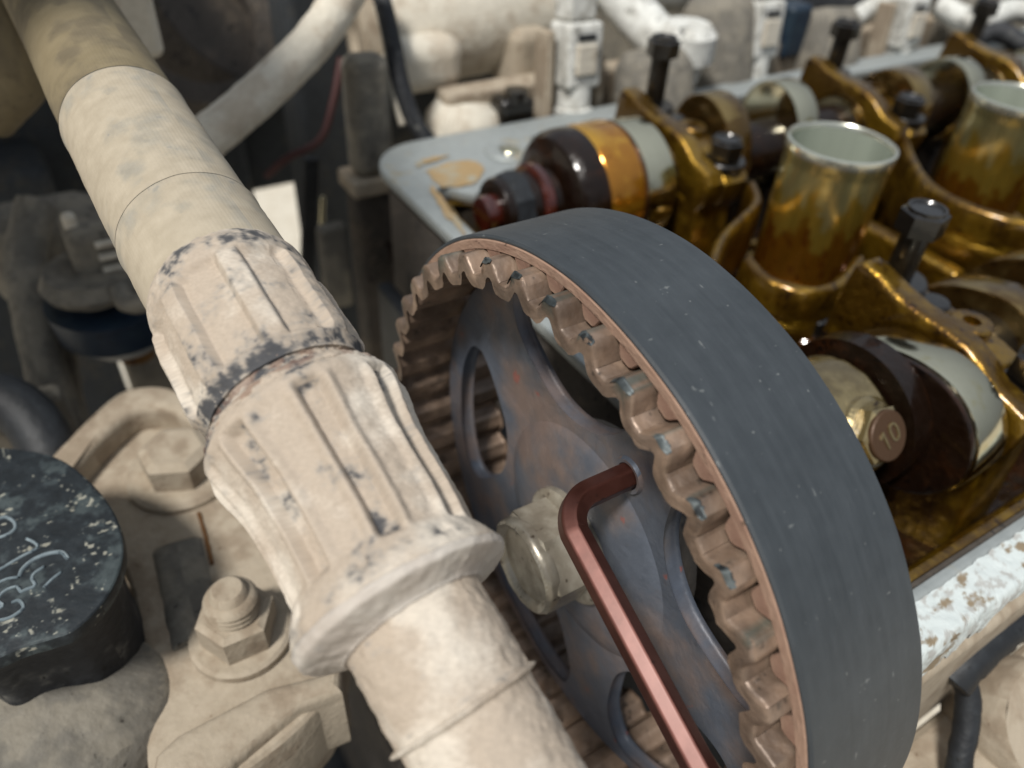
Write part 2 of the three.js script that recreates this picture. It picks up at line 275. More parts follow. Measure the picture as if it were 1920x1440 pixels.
// ------------------------------------------------------------------ cylinder head
const T1 = V(155, 0, -67), T2 = V(253, 0, -67), Z2 = -126;
const head = thing('cylinder_head', 'open oily cylinder head with pale grey gasket rail behind the toothed pulley', 'cylinder head', V(200, 0, -70));
{
  const arc = (cx, cz, r, a0, a1, n = 8) => Array.from({ length: n + 1 }, (_, i) => { const a = lerp(a0, a1, i / n) * D2R; return [cx + r * Math.cos(a), cz + r * Math.sin(a)]; });
  const outer = [...arc(67, -168, 22, 180, 270), [520, -190], [520, 51], ...arc(53, 43, 8, 90, 180)];
  const inner = [[53, 41], [508, 43.5], [508, -174.5], [112, -174.5], [108, -168], ...arc(97, -164, 12, 20, 110, 6), [86, -152], [78, -148], [72, -142], [67, -140], [63, -144], [59, -150], [55.5, -148], [53.4, -138]];
  const lip = [...outer];
  part('gasket_rail', slabY(lip, -4, 0, { holes: [inner], bevel: 1 }), M.rail, head);
  // walls below the rail
  const wo = outer.map(([x, z]) => [x + (x < 300 ? 2.5 : -2.5), z + (z < 0 ? 2.5 : -2.5)]);
  const wi = inner.map(([x, z]) => [x + (x < 300 ? 2 : -2), z + (z < 0 ? 2 : -2)]);
  const wi2 = inner.map(([x, z]) => [x + (x < 300 ? 4 : -4), z + (z < 0 ? 4 : -4)]);
  part('casting_wall', slabY(wo, -70, -4.2, { holes: [wi], bevel: 0.5 }), M.dustDark, head, 'weathered outside of the casting');
  part('varnished_lining', slabY(wi, -69, -4.3, { holes: [wi2], bevel: 0.3 }), M.gold, head, 'varnished inside of the casting');
  part('oil_gallery_floor', rough((() => { const g = new THREE.PlaneGeometry(470, 226, 160, 80); g.rotateX(-Math.PI / 2); g.translate(283, -36, -66); return boxUV(g); })(), 6, 0.035), M.oil, head);
  part('outer_skirt', rough(slabY([[44.5, -100], [60, -100], [60, 46], [44.5, 46]], -160, -71, { bevel: 0.5 }), 0.5, 0.05), M.dustDark, head);
  // boss with a drilled hole on the far corner of the rail
  part('rail_boss', lathe([[0, -6], [10, -6], [10, 0.6], [9.2, 1.3], [4.6, 1.3], [4.2, 0.6], [4.2, -3], [0, -3]], V(96, 0, -165), UP, 40), M.rail, head);
  part('plug', lathe([[0, 2.6], [2.2, 2.3], [3.6, 1.2], [4.1, 0], [0, 0]].reverse(), V(96, -0.6, -165), UP, 24), M.steel, head);
  // oil stains on the rail: thin dried films with their own outline
  const film = (pts, y) => { const c = new THREE.SplineCurve(pts.map(([a, b]) => { const h = hit(a, b, 'y', y); return new THREE.Vector2(h.x, -h.z); }).concat([])); c.closed = true; const q = c.getPoints(70).slice(0, -1).map((v) => new THREE.Vector2(v.x + 1.3 * fbm(v.x * 0.25, v.y * 0.25, 1, 4), v.y + 1.3 * fbm(v.x * 0.25, v.y * 0.25, 8, 4))); const g = new THREE.ShapeGeometry(new THREE.Shape(q)); g.rotateX(-Math.PI / 2); g.translate(0, y, 0); return boxUV(g); };
  part('oil_stain', film([[798, 320], [835, 306], [880, 300], [906, 312], [892, 340], [858, 350], [822, 346], [798, 320]], 0.5), M.stain, head);
  part('oil_stain', film([[780, 304], [802, 296], [840, 290], [826, 298], [800, 306], [784, 312], [780, 304]], 0.6), M.stain, head);
  part('oil_stain', film([[806, 350], [816, 352], [870, 428], [862, 432], [830, 396], [806, 350]], 0.55), M.stain, head);
  part('oil_pool_ledge', rough(slabY([[1795, 1050], [1805, 1010], [1860, 985], [1960, 975], [1990, 1010], [1850, 1085], [1812, 1100]].map(([a, b]) => { const h = hit(a, b, 'y', -7); return [h.x, h.z]; }), -14, -7, { bevel: 1.5, seg: 3 }), 0.5, 0.08), M.pool, head);
  // ledge inside the near rail
  part('inner_ledge', rough(slabY([[62, 30], [300, 30], [300, 41], [62, 41]], -36, -24, { bevel: 3 }), 0.3, 0.05), M.gold, head);
  // wells the two plug tubes stand in
  for (const T of [T1, T2]) {
    part('tube_well', lathe([[17, -40], [30, -40], [29, -22], [26.5, -17.5], [25, -16.5], [23.4, -17.2], [22.5, -20], [17, -22.5]], T, UP, 56), M.gold, head);
    part('seal_ring', lathe([[16.4, -21.5], [19.6, -21.5], [20.2, -20.4], [19.4, -19.2], [16.6, -19.2]], T, UP, 48), M.blackOil, head);
  }
  // curved walls round the wells
  for (const l of [[[1672, 300], [1690, 350], [1715, 395], [1765, 432], [1850, 464], [1940, 482]], [[1385, 545], [1420, 585], [1490, 607], [1548, 592], [1590, 545]], [[1320, 560], [1345, 500], [1400, 440], [1395, 400]]]) part('well_wall', rough(sweep(l.map(([a, b]) => hit(a, b, 'y', -5)), boxy(13, 2.2), { n: 60, m: 36, ref: UP }), 0.4, 0.09), M.gold, head);
  // saddles that carry the camshafts, and bridges across the valley
  const saddle = (x, w, z) => {
    const pts = [[z - 30, -40], [z - 25, -3], [z - 17, -0.6]]; for (let i = 0; i <= 12; i++) { const a = Math.PI + i / 12 * Math.PI; pts.push([z + 15 * Math.cos(a), 15 * Math.sin(a) - 0.6]); }
    pts.push([z + 17, -0.6], [z + 27, -3], [z + 30, -40]);
    return rough(slabX(pts, x, x + w, { bevel: 1.4 }), 0.5, 0.06);
  };
  for (const x of [112, 213]) part('bearing_saddle', saddle(x, 17, 0), M.gold, head);
  for (const x of [133, 235, 337]) part('bearing_saddle', saddle(x, 17, Z2), M.gold, head);
  for (const [x, z0, z1] of [[62, -120, 30], [196, -100, -35], [300, -110, -20]]) part('valley_rib', rough(rbox(7, 26, z1 - z0, V(x + 5, -24, (z0 + z1) / 2), 2.4), 0.7, 0.06), M.gold, head);
  for (const [x, z] of [[86, -5], [152, -2], [186, -4], [92, -122], [170, -128], [205, -128], [272, -128], [308, -128]]) part('valve_lifter', lathe([[0, -15.6], [10, -15.6], [12.4, -16.6], [12.6, -18], [12.6, -40]], V(x, 0, z), UP, 36), M.blackOil, head);
  // whitish corrosion over the near rail, curling down its outer face
  {
    const U = 300, W = 70, pos = [], uv = [], idx = [];
    for (let i = 0; i <= U; i++) {
      const x = 46.4 + i / U * 150, low = 7 + 8 * fbm(x * 0.07, 3, 0, 3) + 3 * fbm(x * 0.3, 9, 0, 3) - clamp((x - 58) * 0.28, 0, 10), inn = 43.7 + 0.5 * fbm(x * 0.2, 5, 0, 3);
      for (let k = 0; k <= W; k++) {
        const d = k / W, L1 = 51.4 - inn, L = L1 + Math.max(low, 3), q = d * L, n = 0.5 * fbm(x * 0.16, q * 0.16, 2, 3);
        let y, z; if (q < L1) { z = inn + q; y = 0.55 + n * 0.6 - 0.6 * Math.pow(q / L1, 24); } else { y = -0.25 - (q - L1); z = 51.5 + 0.3 * Math.min(1, q - L1) + 0.14 * (q - L1) + n; }
        pos.push(x, y, z); uv.push(x / TILE, q / TILE);
      }
    }
    for (let i = 0; i < U; i++) for (let k = 0; k < W; k++) { const a = i * (W + 1) + k, b = a + W + 1; idx.push(a, a + 1, b, b, a + 1, b + 1); }
    const g = new THREE.BufferGeometry(); g.setAttribute('position', new THREE.Float32BufferAttribute(pos, 3)); g.setAttribute('uv', new THREE.Float32BufferAttribute(uv, 2)); g.setIndex(idx); g.computeVertexNormals();
    paint(g, (x, y, z) => { const f = fbm(x * 0.3, y * 0.3, z * 0.3, 4), c = fbm(x * 0.9, y * 0.9, z * 0.9 + 3, 3); let k = mix3([0.52, 0.565, 0.555], [0.38, 0.38, 0.36], sstep(f, 0.0, 0.35)); k = mix3(k, [0.22, 0.17, 0.11], sstep(fbm(x * 0.1 + 7, y * 0.16, z * 0.16, 4) + c * 0.2, 0.2, 0.4)); return k; });
    part('corroded_face', g, std({ vertexColors: true, roughness: 0.85, ...bump(bumpCast, 0.8) }), head, 'flaking whitish corroded rail face');
  }
}

// ------------------------------------------------------------------ camshafts
function lobe(base, nose, ang, x0, x1, z) {
  const pts = []; for (let i = 0; i < 72; i++) { const a = i / 72 * Math.PI * 2, d = Math.abs(((a - ang + 3 * Math.PI) % (2 * Math.PI)) - Math.PI); const r = base + (nose - base) * Math.pow(Math.max(0, Math.cos(Math.min(d * 0.92, Math.PI / 2))), 2.2); pts.push([z + r * Math.cos(a), r * Math.sin(a)]); }
  return slabX(pts, x0, x1, { bevel: 0.7 });
}
{
  const c = thing('camshaft', 'oily camshaft carrying the big toothed pulley, with a bolted hub', 'camshaft', V(100, 0, 0), 'camshafts in the head');
  part('shaft', lathe([[0, 14], [9, 14], [9, 60], [11, 60], [11, 330], [0, 330]], V(0, 0, 0), AX, 40), M.blackOil, c);
  part('front_hub', rough(lathe([[11, 50], [14.5, 50], [15.6, 51], [15.6, 66], [14.6, 68], [14.6, 71], [15.8, 73], [15.8, 86.6], [14, 89], [11, 90]], V(0, 0, 0), AX, 64), 0.7, 0.09), M.hubWet, c, 'dull tan hub wet with oil');
  part('flange', lathe([[10, 90], [19, 90], [19, 96.5], [10, 96.5]], V(0, 0, 0), AX, 64), M.oil, c);
  part('lobe', lobe(16.8, 29, 6 * D2R, 98.6, 110, 0), M.steel, c, 'polished bright lobe');
  part('lobe_cheek', lobe(16.4, 28.4, 6 * D2R, 96.6, 98.5, 0), M.oil, c, 'oily dark cheek of the lobe');
  part('lobe', lobe(16.2, 26, 200 * D2R, 146, 158, 0), M.lobeOil, c); part('lobe', lobe(16.2, 26, 200 * D2R, 178, 190, 0), M.lobeOil, c);
  part('journal', lathe([[11, 111], [13.6, 111], [13.6, 131], [11, 131]], V(0, 0, 0), AX, 40), M.steel, c);
  part('journal', lathe([[11, 212], [13.6, 212], [13.6, 231], [11, 231]], V(0, 0, 0), AX, 40), M.steel, c);
  // bolt with a 10 on its head, set into the hub
  const at = 34 * D2R, dir = V(0, Math.sin(at), Math.cos(at)), p = V(80, 0, 0).addScaledVector(dir, 13);
  const head10 = part('hub_bolt', [lathe([[0, 0], [8.4, 0], [8.4, 2.2], [7.4, 3.2], [0, 3.2]], p, dir, 40), hexPrism(11.8, 6.6, p, dir, { turn: 0.35 })], M.hubWet, c);
  part('head_face', lathe([[0, 0.5], [5.4, 0.5], [5.7, 0.2], [5.7, -0.6]].reverse(), p.clone().addScaledVector(dir, 6.6), dir, 40), std({ color: new THREE.Color().setRGB(0.07, 0.035, 0.016), roughness: 0.5, metalness: 0.3, ...bump(bumpCast, 0.4) }), c, 'rust-brown round face');
  const font = await new FontLoader().loadAsync('fonts/droid/droid_sans_regular.typeface.json');
  const tg = new TextGeometry('10', { font, size: 4.4, depth: 0.45, curveSegments: 5 }); tg.computeBoundingBox(); const bb = tg.boundingBox; tg.translate(-(bb.max.x + bb.min.x) / 2, -(bb.max.y + bb.min.y) / 2, 0);
  const zx = dir.clone(), xx = V(0.93, 0.2, -0.28); xx.addScaledVector(zx, -xx.dot(zx)).normalize(); const yy = new THREE.Vector3().crossVectors(zx, xx);
  tg.applyMatrix4(new THREE.Matrix4().makeBasis(xx, yy, zx)); const tp = p.clone().addScaledVector(dir, 6.95); tg.translate(tp.x, tp.y, tp.z);
  part('numeral', boxUV(tg), M.hubWet, c);
}
{
  const c = thing('camshaft', 'second camshaft with a varnish-stained golden band and a bright steel collar beside the far rail', 'camshaft', V(120, 0, Z2), 'camshafts in the head');
  const at = V(0, 0, Z2);
  part('shaft', lathe([[0, 66], [10.5, 66], [11, 67], [11, 420], [0, 420]], at, AX, 40), M.oil, c);
  part('end_nose', rough(lathe([[0, 67], [9, 67], [11.6, 69], [12, 72], [11.6, 76], [9.5, 77.5], [0, 77.5]], at, AX, 10, 0.4), 0.5, 0.1), M.black, c, 'black blunt end of the shaft');
  part('red_sleeve', lathe([[0, 61], [5.6, 61], [6, 62], [6, 67], [0, 67]], at, AX, 40), M.redOil, c, 'reddish varnished sleeve');
  part('thrust_ring', lathe([[0, 79], [12.4, 79], [13.4, 80], [13.4, 82.5], [12.4, 83.5], [0, 83.5]], at, AX, 56), M.redOil, c, 'reddish varnished ring');
  part('dark_disc', lathe([[0, 86.5], [16, 87], [20.4, 88.5], [22.2, 91], [22.6, 94], [22.6, 98], [0, 98]], at, AX, 72), M.oil, c, 'almost black oily disc');
  part('stained_flange', lathe([[0, 98.2], [21.4, 98.2], [22.4, 99.4], [22.8, 102], [22.8, 112], [22, 113], [0, 113]], at, AX, 72), M.amber, c, 'golden brown varnished flange');
  part('groove_ring', lathe([[0, 113], [21.4, 113.2], [22.4, 114], [21.4, 115.2], [0, 115.2]], at, AX, 72), M.goldDark, c);
  part('bright_collar', lathe([[0, 115.3], [21.4, 115.3], [21.8, 116], [21.8, 126.5], [21, 127.4], [0, 127.4]], at, AX, 72), M.steel, c);
  for (const [x, a] of [[158, 110], [195, 110], [258, 60], [296, 60], [360, 200], [396, 200]]) part('lobe', lobe(15.5, 25, a * D2R, x, x + 12, Z2), x === 158 || x === 258 ? M.lobeOil : M.steel, c);
  for (const x of [132, 234, 336]) part('journal', lathe([[11, x], [13.6, x], [13.6, x + 19], [11, x + 19]], at, AX, 40), M.steel, c);
}

// ------------------------------------------------------------------ bearing caps with their bolts
function bearingCap(x, z, label, tall) {
  const c = thing('bearing_cap', label, 'bearing cap', V(x + 8, 0, z), 'bearing caps over the camshafts');
  const o = [[-26, 0], [-25.4, 12], [-24, 22.5], [-22, 24.2], [-17, 23.6], [-11, 21.4], [-4, 20.4], [3, 20.2], [10, 19], [15, 16.8], [19.5, 13.6], [24, 12.6], [28, 11.5], [30, 8], [29, 0], [24.5, -6]];
  const pts = o.map(([a, b]) => [a, b]);
  pts.push([18, -0.3]); for (let i = 0; i <= 10; i++) { const a = i / 10 * Math.PI; pts.push([14.2 * Math.cos(a), 14.2 * Math.sin(a) - 0.3]); } pts.push([-18, -0.3]);
  const sm = new THREE.Shape(pts.map(([a, b]) => new THREE.Vector2(-(a + z), b)));
  part('cap_body', rough(slabX(sm, x, x + 8, { bevel: 1.9, seg: 5 }), 0.4, 0.09), M.gold, c);
  // lower rear body of the cap
  const low = pts.map(([a, b]) => [a + z, b > 5 ? 5 + (b - 5) * 0.66 : b]);
  part('cap_rear', rough(slabX(low, x + 8.1, x + 20, { bevel: 1.6, seg: 3 }), 0.4, 0.09), M.gold, c);
  const bolt = (bz, y, h, open) => {
    const p = V(x + 14, y, z + bz);
    const b = part('cap_bolt', [lathe([[3.6, -8], [3.6, h - 5], [3.2, h - 4.5]], p, UP, 20), hexPrism(10.4, 6.0, V(p.x, p.y + h - 5, p.z), UP, { turn: rnd() })], M.blackOil, c);
    part('bolt_recess', lathe([[0, 0.1], [3.4, 0.1], [4.2, 1.0], [4.7, 1.0], [4.7, 0]], V(p.x, p.y + h + 0.6, p.z), UP, 24), M.blackOil, b);
    part('bolt_seat', lathe([[3.6, 1.4], [7.4, 1.4], [8, 0.8], [8, -3]], p, UP, 32), M.blackOil, b);
    return b;
  };
  bolt(-19, 16.5, tall, true); bolt(21, 11, 7);
  part('oil_hole_boss', lathe([[5.4, -3], [5.4, 1.6], [4.8, 2.2], [2.2, 2.2], [2, -1]], V(x + 14, 15.5, z + 3), UP, 24), M.gold, c);
  part('oil_hole_boss', lathe([[4, -3], [4, 1.4], [3.4, 2], [0, 2.2]], V(x + 16, 14.5, z - 8), UP, 20), M.blackOil, c);
  return c;
}
bearingCap(112, 0, 'golden bearing cap over the pulley shaft, beside the bright polished lobe', 20);
bearingCap(213, 0, 'golden bearing cap over the pulley shaft, past the second plug tube', 13);
bearingCap(133, Z2, 'golden bearing cap with a tall unscrewed bolt, next to the bright steel collar', 24);
bearingCap(235, Z2, 'golden bearing cap of the second shaft, level with the space between the plug tubes', 20);
bearingCap(337, Z2, 'golden bearing cap of the second shaft, past the second plug tube', 20);

for (const [x, z, y, lab] of [[176, -40, -14, 'small dark hex plug in the valley beside the first plug tube'], [205, -98, -8, 'small dark hex plug between the two plug tubes and the second shaft'], [124, -36, -10, 'small dark hex plug between the belt and the first plug tube'], [222, -40, -6, 'small dark hex plug beside the second plug tube']]) { const t = thing('valley_plug', lab, 'plug', V(x, y, z), 'dark plugs in the head valley'); part('base', lathe([[0, -26], [8, -26], [8, 0], [7.2, 0.8], [0, 0.8]], V(x, y, z), UP, 32), M.goldDark, t); part('hex', hexPrism(10, 6, V(x, y + 0.6, z), UP, { turn: rnd() }), M.blackOil, t); }
// ------------------------------------------------------------------ spark plug tubes
function plugTube(T, label) {
  const t = thing('spark_plug_tube', label, 'tube', V(T.x, -20, T.z), 'spark plug tubes');
  const rows = [[16, -24]]; for (let i = 0; i <= 60; i++) rows.push([16.2 + (i > 54 ? 0.45 * Math.sin((i - 54) / 6 * Math.PI * 0.5) : 0) + (i < 3 ? 0.5 : 0), lerp(-23, 30.6, i / 60)]);
  let g = lathe(rows, T, UP, 72, 0.8);
  paint(g, (x, y, z) => {
    const s = fbm(x * 0.09, y * 0.015, z * 0.09, 3), f = fbm(x * 0.5, y * 0.05, z * 0.5, 3), c = fbm(x * 0.25, y * 0.25, z * 0.25, 4);
    const w = y + 16 * s + 5 * f + 3 * c;   // dried oil runs and tide marks with ragged edges
    let k = [0.50, 0.44, 0.20]; k = mix3(k, [0.50, 0.33, 0.05], 1 - sstep(w, 15, 17.5)); k = mix3(k, [0.36, 0.15, 0.012], 1 - sstep(w, 4, 6)); k = mix3(k, [0.20, 0.06, 0.008], sstep(f + c * 0.5, 0.12, 0.3) * (1 - sstep(w, 4, 6)));
    return k.map((v) => clamp(v * (0.95 + 0.3 * f), 0.008, 1));
  });
  const wall = part('tube_wall', g, M.tube, t);
  const lip = lathe([[15.2, 28.6], [15.2, 31], [15.8, 31.6], [16.7, 31.3], [16.9, 30.4], [16.7, 28.8]], T, UP, 72, 0.8); paint(lip, () => [0.62, 0.62, 0.52]);
  part('rim', lip, M.tube, wall);
  const inn = lathe([[15.1, 30], [15.0, -26], [0, -27]], T, UP, 56, 0.8); paint(inn, (x, y, z) => { const f = 0.9 + 0.25 * fbm(x * 0.1, y * 0.06, z * 0.1); return [0.42 * f, 0.46 * f, 0.38 * f]; });
  part('bore', inn, std({ vertexColors: true, roughness: 0.45, metalness: 0.3 }), t);
  return t;
}
plugTube(T1, 'open golden plug tube with a pale rim, standing closest to the black belt');
plugTube(T2, 'open golden plug tube with a pale rim, farther along the head from the black belt');

// ------------------------------------------------------------------ toothed pulley, its centre bolt, and the belt
const NT = 42, PH = 39.5;
const wave = (deg) => { const k = ((deg - PH) / (360 / NT)) % 1, d = Math.abs(((k + 1.5) % 1) - 0.5); return 1 - sstep(d, 0.11, 0.40); };   // 1 on a tooth, 0 in a gap
const notch = (deg) => { const k = ((deg - PH) / (360 / NT)) % 1, d = Math.abs(((k + 1.5) % 1) - 0.5); return 1 - sstep(d, 0.04, 0.34); };
{
  const s = thing('camshaft_pulley', 'dusty toothed timing pulley with bluish five-spoked web, carrying the black belt', 'pulley', V(12, -60, 0));
  const N = NT * 16, out = [], inn = [];
  for (let i = 0; i < N; i++) {
    const a = i / N * 360, w = wave(a), c = Math.cos(a * D2R), q = Math.sin(a * D2R), j = 0.12 * n3(i * 0.13, 1, 1);
    out.push([(57.3 + 3.2 * w + j) * c, (57.3 + 3.2 * w + j) * q]);
    const wi = notch(a); inn.push(new THREE.Vector2(-(55.9 + 2.5 * wi) * c, (55.9 + 2.5 * wi) * q));
  }
  const rimG = rough(slabX(out, -1.2, 26, { holes: [new THREE.Path(inn)], bevel: 0.8, seg: 4 }), 0.3, 0.32);
  paint(rimG, (x, y, z) => {   // bare metal where the tooth corners are worn, caked dust elsewhere
    const R = Math.hypot(y, z), k = Math.floor((Math.atan2(y, z) / D2R - PH) / (360 / NT) + 0.5), off = ((Math.atan2(y, z) / D2R - PH) / (360 / NT) + 0.5) % 1 - 0.5;
    const w = sstep(R, 58.6, 59.5) * (1 - sstep(x, 0.0, 1.1)) * sstep(off + 0.5 * fbm(k * 3.7, 2, 1, 2), 0.0, 0.12) * sstep(fbm(y * 0.9, z * 0.9, x + k, 3), -0.3, -0.05);
    const d = 0.8 + 0.45 * sstep(fbm(x * 0.12, y * 0.12, z * 0.12, 3), -0.2, 0.3); return mix3([d, d * 0.99, d * 0.97], [0.55, 0.78, 0.86], w);
  });
  const rimPart = part('toothed_rim', rimG, M.rim, s);
  for (let k = 1; k < 9; k++) {   // chips of bare metal on the front corner of the teeth
    const c0 = PH + k * 360 / NT, a0 = c0 - 0.9 - rnd() * 0.4, a1 = a0 + 2.8 + rnd() * 0.8, pos = [], idx = [], n = 14;
    for (let i = 0; i <= n; i++) {
      const a = lerp(a0, a1, i / n), env = Math.pow(Math.sin(Math.PI * clamp(i / n, 0.02, 0.98)), 0.5), w = (0.12 + 0.5 * (0.5 + fbm(i * 0.35, k * 5.1, 0, 3))) * env, R = 57.3 + 3.2 * wave(a);
      for (const [x, d] of [[-1.3, -0.7 * env], [-1.12, -0.35], [-0.75, 0.02], [-0.75 + w * 0.6, 0.16], [-0.75 + w, 0.1]]) { const q = R + d + 0.05; pos.push(x, q * Math.sin(a * D2R), q * Math.cos(a * D2R)); }
    }
    for (let i = 0; i < n; i++) for (let m = 0; m < 4; m++) { const p = i * 5 + m, q = p + 5; idx.push(p, q, p + 1, q, q + 1, p + 1); }
    const g = new THREE.BufferGeometry(); g.setAttribute('position', new THREE.Float32BufferAttribute(pos, 3)); g.setIndex(idx); g.computeVertexNormals();
    part('worn_corner', boxUV(g), M.worn, rimPart);
  }

  // web with five windows
  const win = (c0, i) => { const o = i ? 53.4 : 50, P = [[o, 0], [o, 13], [o - 1.6, 24], [44.5, 27.5], [36, 24], [29, 15], [26.6, 0], [29, -15], [36, -24], [44.5, -27.5], [o - 1.6, -24], [o, -13]]; const c = new THREE.CatmullRomCurve3(P.map(([r, a]) => V(-r * Math.cos((c0 + a) * D2R), r * Math.sin((c0 + a) * D2R), 0)), true, 'centripetal'); return new THREE.Path(c.getPoints(60).map((v) => new THREE.Vector2(v.x, v.y))); };
  const disc = []; for (let i = 0; i < 120; i++) { const a = i / 120 * 2 * Math.PI; disc.push([55.6 * Math.cos(a), 55.6 * Math.sin(a)]); }
  const holes = [180, 102, 35, -39, -110].map(win);
  part('web', slabX(disc, 11.5, 14.9, { holes, bevel: 1.0, seg: 4 }), M.web, s);
  part('hub_disc', lathe([[0, 9.2], [15, 9.3], [19, 9.7], [22.5, 10.7], [25.5, 11.7], [26.5, 13]].map(([r, h]) => [r, h]), V(0, 0, 0), AX, 72, 0.9), M.web, s);
  part('hub_sleeve', lathe([[24, 17], [22, 22], [14, 30], [14, 50]], V(0, 0, 0), AX, 40), M.dustDark, s);
  const b = thing('pulley_bolt', 'stubby worn steel centre bolt of the toothed pulley, beside the hex key', 'bolt', V(4, 0, 0));
  part('bolt_head', [rough(hexPrism(18.4, 10.6, V(9.3, 0, 0), V(-1, 0, 0), { turn: 0.2, chamfer: 0.1 }), 0.3, 0.2), rough(lathe([[0, -0.9], [7.4, -1.2], [8.2, -2.2], [9, -2.5], [9.6, -2], [9.9, -0.6], [9.4, 0.6], [0, 1]], V(0, 0, 0), AX, 60, 0.7), 0.25, 0.25)], M.bolt, b);
  part('washer', lathe([[0, 7.4], [11, 7.4], [12.2, 8], [12.2, 9.3], [0, 9.3]], V(0, 0, 0), AX, 60), M.bolt, b);
}
{
  const b = thing('timing_belt', 'wide black rubber timing belt wrapped round the toothed pulley', 'belt', V(14, -90, 0));
  // band in the (z, y) plane: down one side, over the top, down the other
  const path = []; for (let i = 0; i <= 8; i++) path.push([1, 0, -140 + 140 * i / 8]); for (let i = 1; i <= 180; i++) path.push([2, i, 0]); for (let i = 1; i <= 8; i++) path.push([3, 0, -140 * i / 8]);
  const at = (r, p) => p[0] === 1 ? [r, p[2]] : p[0] === 3 ? [-r, p[2]] : [r * Math.cos(p[1] * D2R), r * Math.sin(p[1] * D2R)];
  const X0 = 2.8, X1 = 25.2;
  const band = (ro, ri, x0, x1) => {   // rectangular section with softened outer edges
    const sec = [[ri, x0], [ro - 0.35, x0], [ro, x0 + 0.35], [ro, (x0 + x1) / 2], [ro, x1 - 0.35], [ro - 0.35, x1], [ri, x1], [ri, x0]], pos = [], uv = [], idx = [];
    let arc = 0, prev = null;
    path.forEach((p) => { const c = at(63, p); if (prev) arc += Math.hypot(c[0] - prev[0], c[1] - prev[1]); prev = c; sec.forEach(([r, x], k) => { const [z, y] = at(r, p); const wob = 0.12 * n3(z * 0.05, y * 0.05, 2); pos.push(x + wob, y, z); uv.push((x + (k === 0 || k === 7 ? 4 : 0)) / TILE, arc / TILE); }); });
    const m = sec.length; for (let i = 0; i < path.length - 1; i++) for (let k = 0; k < m - 1; k++) { const a = i * m + k, c = a + m; idx.push(a, a + 1, c, c, a + 1, c + 1); }
    let g = new THREE.BufferGeometry(); g.setAttribute('position', new THREE.Float32BufferAttribute(pos, 3)); g.setAttribute('uv', new THREE.Float32BufferAttribute(uv, 2)); g.setIndex(idx); return toCreasedNormals(g, 0.5);
  };
  part('rubber_backing', band(63, 62.35, X0, X1), M.belt, b, 'smooth black back');
  const facing = part('fabric_facing', band(62.4, 60.6, X0 - 0.12, X1 + 0.1), M.beltFacing, b, 'dusty reddish tan edge');
  const tooth = (() => { const o = [[-2.7, 61], [-2.1, 59.8], [-1.5, 58.6], [-0.9, 58.1], [0.9, 58.1], [1.5, 58.6], [2.1, 59.8], [2.7, 61]]; return slabX(o, X0, X1, { bevel: 0.2, seg: 1 }); })();
  for (let k = 0; k < NT; k++) { const a = (PH + (k + 0.5) * 360 / NT) % 360; if (a > 184 && a < 356) continue; const g = tooth.clone(); g.rotateX((90 - a) * D2R); part('tooth', g, M.beltFacing, facing); }
}
{
  // hex key: short arm along the shaft axis into the web, long arm bent down
  const tip = hit(1180, 891, 'x', 11.4), el = V(-2.6, tip.y, tip.z), low = hit(1312, 1440, 'x', -5);
  const dir = low.clone().sub(el).normalize(), R = 5.5, pts = [];
  pts.push(V(14, tip.y, tip.z)); for (let i = 0; i <= 6; i++) pts.push(V(lerp(11, el.x + R, i / 6), tip.y, tip.z));
  const A = V(-1, 0, 0), c = el.clone().addScaledVector(A, -R).addScaledVector(dir, R);
  for (let i = 1; i <= 10; i++) { const t = i / 10 * Math.PI / 2; pts.push(c.clone().addScaledVector(dir, -R * Math.cos(t)).addScaledVector(A, R * Math.sin(t))); }
  for (let i = 1; i <= 8; i++) pts.push(el.clone().addScaledVector(dir, R + i * 11));
  const hx = (a) => { const q = ((a / (Math.PI / 3)) % 1 + 1) % 1, d = (q - 0.5) * Math.PI / 3; return Math.min(2.15 / Math.cos(d), 2.4); };
  let g = sweep(pts, (s, a) => hx(a), { n: 150, m: 60, ref: V(0, 0.2, 1) });
  g = toCreasedNormals(g, 0.35);
  const ring = part('key_socket', lathe([[2.3, 11.9], [2.5, 10.9], [3.2, 10.8], [3.7, 11.9]], V(0, tip.y, tip.z), AX, 36), M.web, scene.children.find((o) => o.name === 'camshaft_pulley'));
  single('hex_key', boxUV(g), M.key, 'copper brown hex key stuck into the web of the toothed pulley', 'hex key');
}

